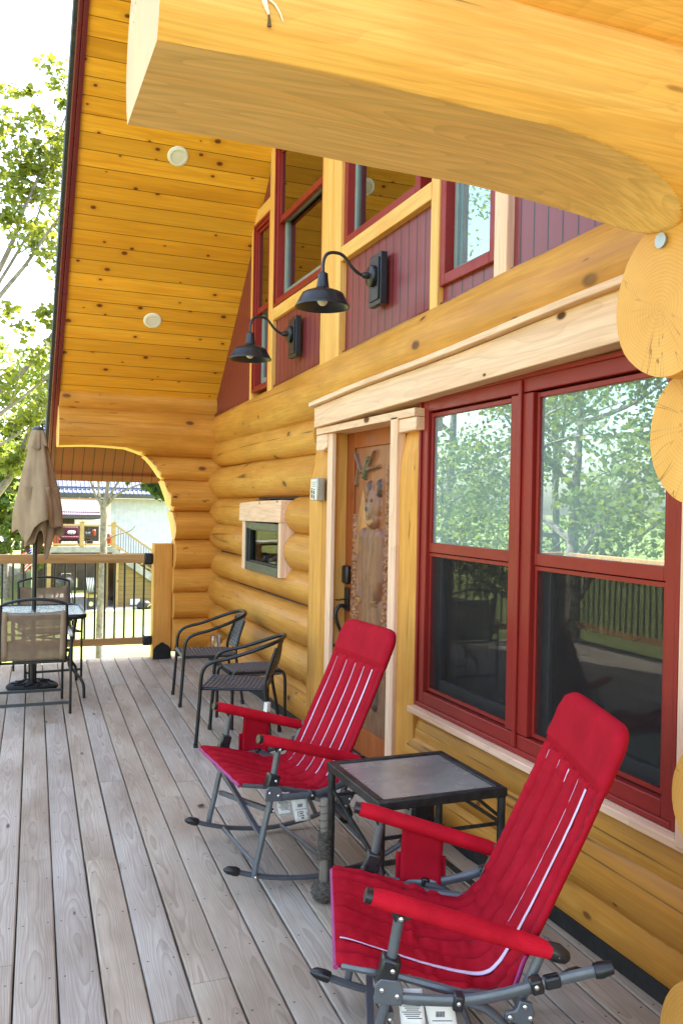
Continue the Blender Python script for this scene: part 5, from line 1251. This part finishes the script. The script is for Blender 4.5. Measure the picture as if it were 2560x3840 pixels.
for i, (x, y, h, r) in enumerate(t_sh):
    q = thing('conical_shrub', ('narrow clipped shrub at the far side of the lawn, leftmost', 'narrow clipped shrub at the far side of the lawn, middle of three', 'narrow clipped shrub at the far side of the lawn, nearest the umbrella')[i], 'shrub', (x, y, -3.4), 0, 'clipped shrubs across the lawn')
    t = MB(); t.tube([(x,y,-3.5),(x,y,-3.4+h)], .05, 6); t.build('trunk', M['bark'], q)
    leaves('crown', [((x, y, -3.4+h*k/6), (r*(1.05-k/6.5), r*(1.05-k/6.5), h*.16), 150) for k in range(7)], .16, M['leafC'], q, 60+i)
q = tag(thing('white_house', 'pale house with a grey roof far across the lawn at the left edge', 'house', (-4, 118, -3.4)))
t = MB(); t.box(-11, 1.4, 114, 124, -3.4, -.3); t.build('wall', M['housewhite'], q)
t = MB(); t.prism([(113.2, -.3), (124.8, -.3), (119, 2.8)], 'X', -11.5, 1.9); t.build('roof', M['charcoal'], q)
t = MB()
for x in (-.2, -2.8, -5.4): t.box(x-.5, x+.5, 113.95, 114.05, -2.4, -1.1)
t.build('window', M['dark'], q)
q = thing('gravel_mound', 'low pale heap of gravel at the left of the lawn', 'heap', (-.1, 62, -3.4)); t = MB()
t.lathe([(1.9,-.1),(1.5,.25),(.9,.6),(.3,.85),(.01,.9)], (-.1,62,-3.4), 26, cap=False); t.build('heap', M['concrete'], q)

# ------------------------------------------------------------------ neighbour's barn
N = thing('white_barn', 'white ribbed metal building with a blue standing seam roof behind the raised deck', 'building', (9, 54, -3.4))
t = MB(); t.box(6.05, 22, 51.0, 62, -3.6, 1.72); t.build('wall', M['whitemetal'], N)
t = MB(); t.box(5.30, 5.62, 50.9, 51.2, -3.6, 1.62); t.box(5.66, 6.046, 50.95, 51.3, -3.6, 1.66); t.build('corner_trim', M['white'], N)
t = MB()
def rp(y): return 1.98 + (y-50.0)*.62
t.prism([(50.0, rp(50)), (58, rp(58)), (66, rp(50)), (66, rp(50)-.14), (58, rp(58)-.14), (50, rp(50)-.14)], 'X', 2.6, 23); ro = t.build('roof', M['bluemetal'], N)
t = MB()
for k in range(86): x = 2.72+.236*k; t.prism([(50.0, rp(50)+.002), (58, rp(58)+.002), (58, rp(58)+.05), (50, rp(50)+.05)], 'X', x, x+.045)
o = t.build('seam', plain('pale_seam', (.16,.18,.25), .45), ); sub(ro, o)
t = MB(); t.box(2.6, 23, 50.34, 50.40, rp(50.34)+.055, rp(50.34)+.16); o = t.build('snow_guard', plain('navy_metal', (.05,.07,.15), .4)); sub(ro, o)
t = MB(); t.box(2.6, 23, 49.84, 49.998, 1.74, 1.99); o = t.build('gutter', M['charcoal']); sub(ro, o)
t = MB(); t.box(2.3, 5.3, 49.6, 49.82, 1.56, 1.72); t.build('porch_beam', M['treated'], N)
t = MB(); t.prism([(48.4, .76), (49.58, 1.55), (49.58, 1.62), (48.4, .83)], 'X', 2.1, 5.2); lr = t.build('lower_roof', M['stripemetal'], N)
t = MB(); t.box(2.1, 5.2, 48.3, 48.398, .62, .82); o = t.build('gutter', M['charcoal']); sub(lr, o)
t = MB(); t.box(2.1, 5.2, 48.55, 48.6, .93, .98); o = t.build('snow_guard', M['fascia']); sub(lr, o)
t = MB(); t.box(2.1, 5.29, 49.9, 50.2, -3.5, .8); t.build('back_wall', M['dark'], N)
t = MB(); t.box(3.9, 5.2, 48.6, 48.9, .30, .55); t.build('awning', M['housewhite'], N)
# ------------------------------------------------------------------ neighbour's raised deck
D = thing('raised_deck', "neighbour's raised timber deck with railing, stairs and tan boarded storage below", 'deck', (3.6, 41.5, -3.5))
YD = 41.5
t = MB(); t.box(2.05, 5.15, YD, YD+5.5, -.60, -.545); t.build('floor', M['treated'], D)
t = MB(); t.box(2.05, 5.15, YD-.05, YD-.002, -.80, -.56); t.build('rim_board', M['stone'], D)
for x, zt in ((2.16, .55), (3.655, .585), (5.07, .58)):
    t = MB(); t.box(x-.09, x+.09, YD-.02, YD+.16, -.545, zt-.03); p = t.build('rail_post', M['treated'], D); t = MB(); t.box(x-.12, x+.12, YD-.05, YD+.19, zt-.029, zt+.01); t.prism([(x-.10, zt+.0105), (x+.10, zt+.0105), (x, zt+.06)], 'Y', YD-.03, YD+.17); o = t.build('cap', M['treated']); sub(p, o)
for a, b in ((2.25, 3.565), (3.745, 4.98)):
    t = MB(); t.box(a, b, YD, YD+.12, .40, .49); t.build('top_rail', M['treated'], D); t = MB(); t.box(a, b, YD+.02, YD+.1, -.47, -.40); t.build('bottom_rail', M['treated'], D)
    n = int((b-a)/.118); first = None
    for k in range(n):
        x = a+.06+k*.118
        if first is None: t = MB(); t.box(x-.011, x+.011, YD+.045, YD+.067, -.42, .42); first = t.build('baluster', M['black'], D); x0_ = x
        else: o = first.copy(); COL.objects.link(o); o.location = first.location + Vector((x-x0_, 0, 0))
def st(x): return -.56 - (x-5.16)*.70
t = MB(); t.bar((5.16, YD+.04, .45), (7.9, YD+.04, .45-2.74*.70), .09, .09); t.build('stair_rail', M['treated'], D)
t = MB(); t.bar((5.16, YD+.04, -.46), (7.9, YD+.04, -.46-2.74*.70), .07, .07); t.build('stair_rail', M['treated'], D)
first = None
for k in range(22):
    x = 5.28+k*.118; z = st(x)
    if first is None: t = MB(); t.box(x-.011, x+.011, YD+.03, YD+.052, z+.10, z+.98); first = t.build('baluster', M['black'], D); x0_, z0_ = x, z
    else: o = first.copy(); COL.objects.link(o); o.location = first.location + Vector((x-x0_, 0, z-z0_))
t = MB(); t.prism([(5.0, -.62), (5.16, -.62), (8.6, -.62-3.44*.70), (8.6, -1.0-3.44*.70), (5.0, -.92)], 'Y', YD-.04, YD-.001); t.build('stringer', M['stone'], D)
t = MB()
for k in range(14): x = 5.2+k*.25; t.box(x, x+.27, YD+.001, YD+1.1, st(x)-.10, st(x)-.06)
t.build('stair_tread', M['treated'], D)
for x, zb in ((2.24, -2.9), (5.24, -3.72)):
    t = MB(); t.box(x-.085, x+.085, YD+.01, YD+.18, zb+.2, -.61); p = t.build('deck_post', M['treated'], D); t = MB(); t.box(x-.13, x+.13, YD-.03, YD+.22, zb-.1, zb+.1999); o = t.build('footing', M['housewhite']); sub(p, o)
t = MB(); t.box(5.35, 9.5, YD+.12, YD+.2, -3.6, -.85); t.build('storage_wall', M['siding_tan'], D)
t = MB(); t.prism([(YD+.2, -3.6), (YD+5.3, -3.6), (YD+5.3, -.61), (YD+.2, -.61)], 'X', 5.345, 5.40); t.prism([(YD+.12, -3.5), (YD+5.3, -3.5), (YD+5.3, -.61), (YD+.12, -.61)], 'X', 4.80, 4.86); t.build('side_wall', M['siding_tan'], D)
# things on and under that deck
q = thing('outdoor_sofa', 'magenta cushioned sofa with a pale pillow on the raised deck', 'sofa', (3.2, 42.6, -.545))
t = MB(); t.box(2.76, 3.62, 42.85, 43.0, -.20, .33); t.box(2.76, 3.62, 42.35, 42.85, -.26, -.10); t.build('cushion', M['magenta'], q, bevel=.05)
t = MB(); t.box(2.72, 3.66, 42.32, 43.05, -.34, -.27); [t.box(x-.03, x+.03, y-.03, y+.03, -.54, -.3401) for x in (2.78, 3.6) for y in (42.4, 42.95)]; t.build('frame', M['black'], q)
t = MB(); t.sphere((3.28, 42.78, .06), .2, 8, (1, .35, .5)); t.build('pillow', M['housewhite'], q)
q = thing('smoker_grill', 'black barrel grill with an orange hood on the raised deck', 'grill', (4.1, 42.4, -.545)); t = MB()
t.tube([(3.86,42.4,-.08),(4.12,42.4,-.08)], .20, 16); [t.box(x-.025, x+.025, 42.3, 42.35, -.54, -.2) for x in (3.9, 4.1)]; t.build('barrel', M['plast'], q)
t = MB(); t.box(4.20, 4.36, 42.3, 42.6, -.05, .22); t.build('hood', M['orange'], q, bevel=.05); t = MB(); t.box(3.95, 4.22, 42.35, 42.65, -.5, -.3); t.build('firebox', M['black'], q); t = MB(); t.tube([(4.0,42.42,.10),(4.0,42.42,.34)], .04, 10); t.build('chimney', M['black'], q)
q = thing('planter', 'square terracotta planter at the left corner of the raised deck', 'planter', (2.55, 42.0, -.545)); t = MB()
t.prism([(2.44, -.54), (2.66, -.54), (2.70, -.08), (2.40, -.08)], 'Y', 41.85, 42.15); t.box(2.385, 2.715, 41.83, 42.17, -.0795, -.03); t.build('pot', M['terra'], q)
q = thing('orange_pot', 'round orange pot by the stair post of the raised deck', 'pot', (4.92, 42.0, -.545)); t = MB()
t.lathe([(.07,-.545),(.12,-.3),(.13,-.1),(.10,.02),(.08,.04),(.075,.0)], (4.92,42.0,0), 20); t.build('pot', M['orange'], q)
q = thing('kettle_grill', 'black domed gas grill with side shelves on the patio under the raised deck', 'grill', (2.95, 41.2, -3.36)); t = MB()
t.lathe([(.02,-1.80),(.25,-1.84),(.40,-1.98),(.44,-2.15),(.40,-2.38),(.2,-2.55),(.02,-2.58)], (2.95,41.2,0), 24); t.build('lid', M['plast'], q)
t = MB(); t.bar((2.72,41.2,-2.5),(2.55,41.2,-3.36), .05, .05); t.bar((3.18,41.2,-2.5),(3.35,41.2,-3.36), .05, .05); t.bar((2.6,41.2,-3.1),(3.3,41.2,-3.1), .04, .04); t.box(2.42, 2.55, 41.0, 41.4, -2.2, -2.16); t.build('stand', M['black'], q)
t = MB(); t.tube([(2.75,40.95,-1.78),(2.75,40.95,-1.72),(3.15,40.95,-1.72),(3.15,40.95,-1.78)], .018, 6); t.box(3.36, 3.44, 41.0, 41.4, -2.35, -1.95); t.build('handle', M['silver'], q)
q = thing('striped_lounger', 'black and white striped folding chair on the patio below the raised deck', 'chair', (4.05, 41.2, -3.36)); t = MB()
for k in range(9): x = 3.855+k*.036; t.add([(x-.0,41.32,-1.95),(x+.036,41.32,-1.95),(x+.086,41.1,-2.55),(x+.05,41.1,-2.55)], [(0,1,2,3)]) if k % 2 == 0 else None
t.build('white_strap', M['housewhite'], q, sol=.01); t = MB()
for k in range(9): x = 3.855+k*.036; t.add([(x,41.32,-1.95),(x+.036,41.32,-1.95),(x+.086,41.1,-2.55),(x+.05,41.1,-2.55)], [(0,1,2,3)]) if k % 2 else None
t.build('black_strap', M['black'], q, sol=.01); t = MB()
t.tube([(3.83,41.33,-1.93),(4.19,41.33,-1.93)], .02, 6); t.tube([(3.83,41.33,-1.93),(3.90,41.1,-2.57),(3.9,40.6,-2.62),(3.9,40.55,-3.36)], .018, 6); t.tube([(4.19,41.33,-1.93),(4.26,41.1,-2.57),(4.28,40.6,-2.62),(4.28,40.55,-3.36)], .018, 6); t.bar((4.2,41.1,-2.4),(4.45,40.7,-2.3), .03, .03); t.box(3.9, 4.28, 40.62, 41.1, -2.64, -2.6); t.bar((3.92,41.1,-2.6),(3.92,41.4,-3.36), .03, .03); t.bar((4.24,41.1,-2.6),(4.24,41.4,-3.36), .03, .03); t.build('frame', M['black'], q)
q = thing('speaker_box', 'black speaker box under a yellow topped crate on the patio', 'speaker', (4.03, 41.0, -3.36)); t = MB(); t.box(3.87, 4.20, 40.85, 41.2, -3.355, -2.83); t.build('case', M['plast'], q, bevel=.02)
t = MB(); t.lathe([(.001,0),(.09,0),(.11,.02),(.001,.02)], (4.03,40.849,-3.1), 16, Matrix.Rotation(PI/2, 3, 'X')); t.build('cone', M['silver'], q)
q = thing('yellow_crate', 'low yellow crate on the black speaker box', 'crate', (4.03, 41.0, -2.83)); t = MB(); t.box(3.84, 4.3, 40.86, 41.2, -2.825, -2.62); t.box(3.86, 4.28, 40.85, 40.859, -2.75, -2.70); t.build('crate', plain('yellow_wood', (.45,.33,.10), .7), q, bevel=.01)
q = thing('push_mower', 'black lawn mower with a yellow handle in front of the tan boarding', 'mower', (6.45, 41.1, -3.6)); t = MB()
t.sphere((6.45,41.0,-3.28), .36, 10, (1,.6,.75)); t.build('bag', M['plast'], q); t = MB(); t.bar((6.2,40.85,-3.55),(6.75,40.8,-3.15), .04, .04); t.build('handle', plain('yellow_bar', (.6,.45,.08), .5), q)
t = MB(); t.tube([(6.5,40.7,-3.58),(6.5,40.76,-3.58)], .12, 16); t.tube([(6.72,40.7,-3.58),(6.72,40.76,-3.58)], .1, 16); t.build('wheel', M['black'], q)
t = MB(); t.box(5.88, 6.33, YD+.085, YD+.118, -3.28, -3.0); t.build('wall_vent', M['housewhite'], D, bevel=.01)
# flag on a short pole
q = thing('flag', 'small American flag drooping on a garden pole beyond the railing', 'flag', (.93, 30, -3.3)); t = MB(); t.tube([(1.09,30,-3.5),(1.09,30,.12)], .018, 8); t.build('pole', M['silver'], q)
def flagpt(u, v): return (1.08 - .30*u + .05*v, 30 - .06*math.sin(u*7+v*2), .05 - .62*v - .22*u + .02*math.sin(u*5))
nU, nV = 26, 26
for nm, mt, cond in (('red_stripe', plain('flag_red', (.50,.02,.03), .8), 0), ('white_stripe', M['housewhite'], 1), ('blue_canton', plain('flag_blue', (.03,.04,.20), .8), 2)):
    t = MB()
    for i in range(nU):
        for j in range(nV):
            can = i < nU*.42 and j < nV*7/13; k = 2 if can else int(j*13/nV) % 2
            if k == cond: t.add([flagpt(i/nU, j/nV), flagpt((i+1)/nU, j/nV), flagpt((i+1)/nU, (j+1)/nV), flagpt(i/nU, (j+1)/nV)], [(0,1,2,3)])
    t.build(nm, mt, q, sol=.004)
t = MB()
for i in range(5):
    for j in range(4): p = flagpt((i+.6)/12.5, (j+.6)/8); t.sphere((p[0], p[1]-.006, p[2]), .009, 3)
t.build('star', M['housewhite'], q)

# ------------------------------------------------------------------ light, sky, camera
AZ, EL = 66.0, 57.0
w = bpy.data.worlds.new('World'); SC.world = w; w.use_nodes = True; nt = w.node_tree
bg = nt.nodes['Background']; sky = nt.nodes.new('ShaderNodeTexSky'); sky.sky_type = 'NISHITA'; sky.sun_disc = False
sky.sun_elevation = R(EL); sky.sun_rotation = R(AZ); sky.air_density = 1.0; sky.dust_density = 2.5; sky.ozone_density = 1.0
wm = nt.nodes.new('ShaderNodeMix'); wm.data_type = 'RGBA'; wm.blend_type = 'MULTIPLY'; wm.inputs[0].default_value = 1.0; wm.inputs[7].default_value = (1.0, .92, .80, 1)
nt.links.new(sky.outputs[0], wm.inputs[6]); nt.links.new(wm.outputs[2], bg.inputs[0]); bg.inputs[1].default_value = .15
sd = bpy.data.lights.new('sun', 'SUN'); sd.energy = 3.6; sd.angle = R(.53); sd.color = (1.0, .95, .86)
so = bpy.data.objects.new('sun', sd); COL.objects.link(so)
dv = Vector((math.sin(R(AZ))*math.cos(R(EL)), math.cos(R(AZ))*math.cos(R(EL)), math.sin(R(EL)))); so.rotation_euler = dv.to_track_quat('Z', 'Y').to_euler(); so.location = (10, 10, 30)
SC.view_settings.view_transform = 'Standard'; SC.view_settings.look = 'None'; SC.view_settings.gamma = 1.0; SC.view_settings.use_curve_mapping = False
SC.view_settings.exposure = 3.15
cam = bpy.data.cameras.new('camera'); co = bpy.data.objects.new('camera', cam); COL.objects.link(co); SC.camera = co
cam.sensor_fit = 'VERTICAL'; cam.sensor_height = 24.0; cam.lens = 24.0*2000/2352; cam.clip_end = 2000; cam.clip_start = .05
yaw = math.atan(791/2000); pit = -R(.5); rol = R(1.05)
f0 = Vector((math.sin(yaw)*math.cos(pit), math.cos(yaw)*math.cos(pit), math.sin(pit))); r0 = Vector((math.cos(yaw), -math.sin(yaw), 0)); u0 = r0.cross(f0)
c_, s_ = math.cos(rol), math.sin(rol); Rv = r0*c_ + u0*s_; Uv = -r0*s_ + u0*c_
co.matrix_world = Matrix(((Rv.x, Uv.x, -f0.x, 0), (Rv.y, Uv.y, -f0.y, 0), (Rv.z, Uv.z, -f0.z, 1.62), (0, 0, 0, 1)))
cy = SC.cycles; cy.use_denoising = True; cy.max_bounces = 8; cy.diffuse_bounces = 5; cy.glossy_bounces = 4; cy.transparent_max_bounces = 16; cy.transmission_bounces = 4
cy.caustics_reflective = False; cy.caustics_refractive = False; cy.sample_clamp_indirect = 8; cy.use_adaptive_sampling = True
for o in bpy.data.objects:
    if 'wc' in o: del o['wc']
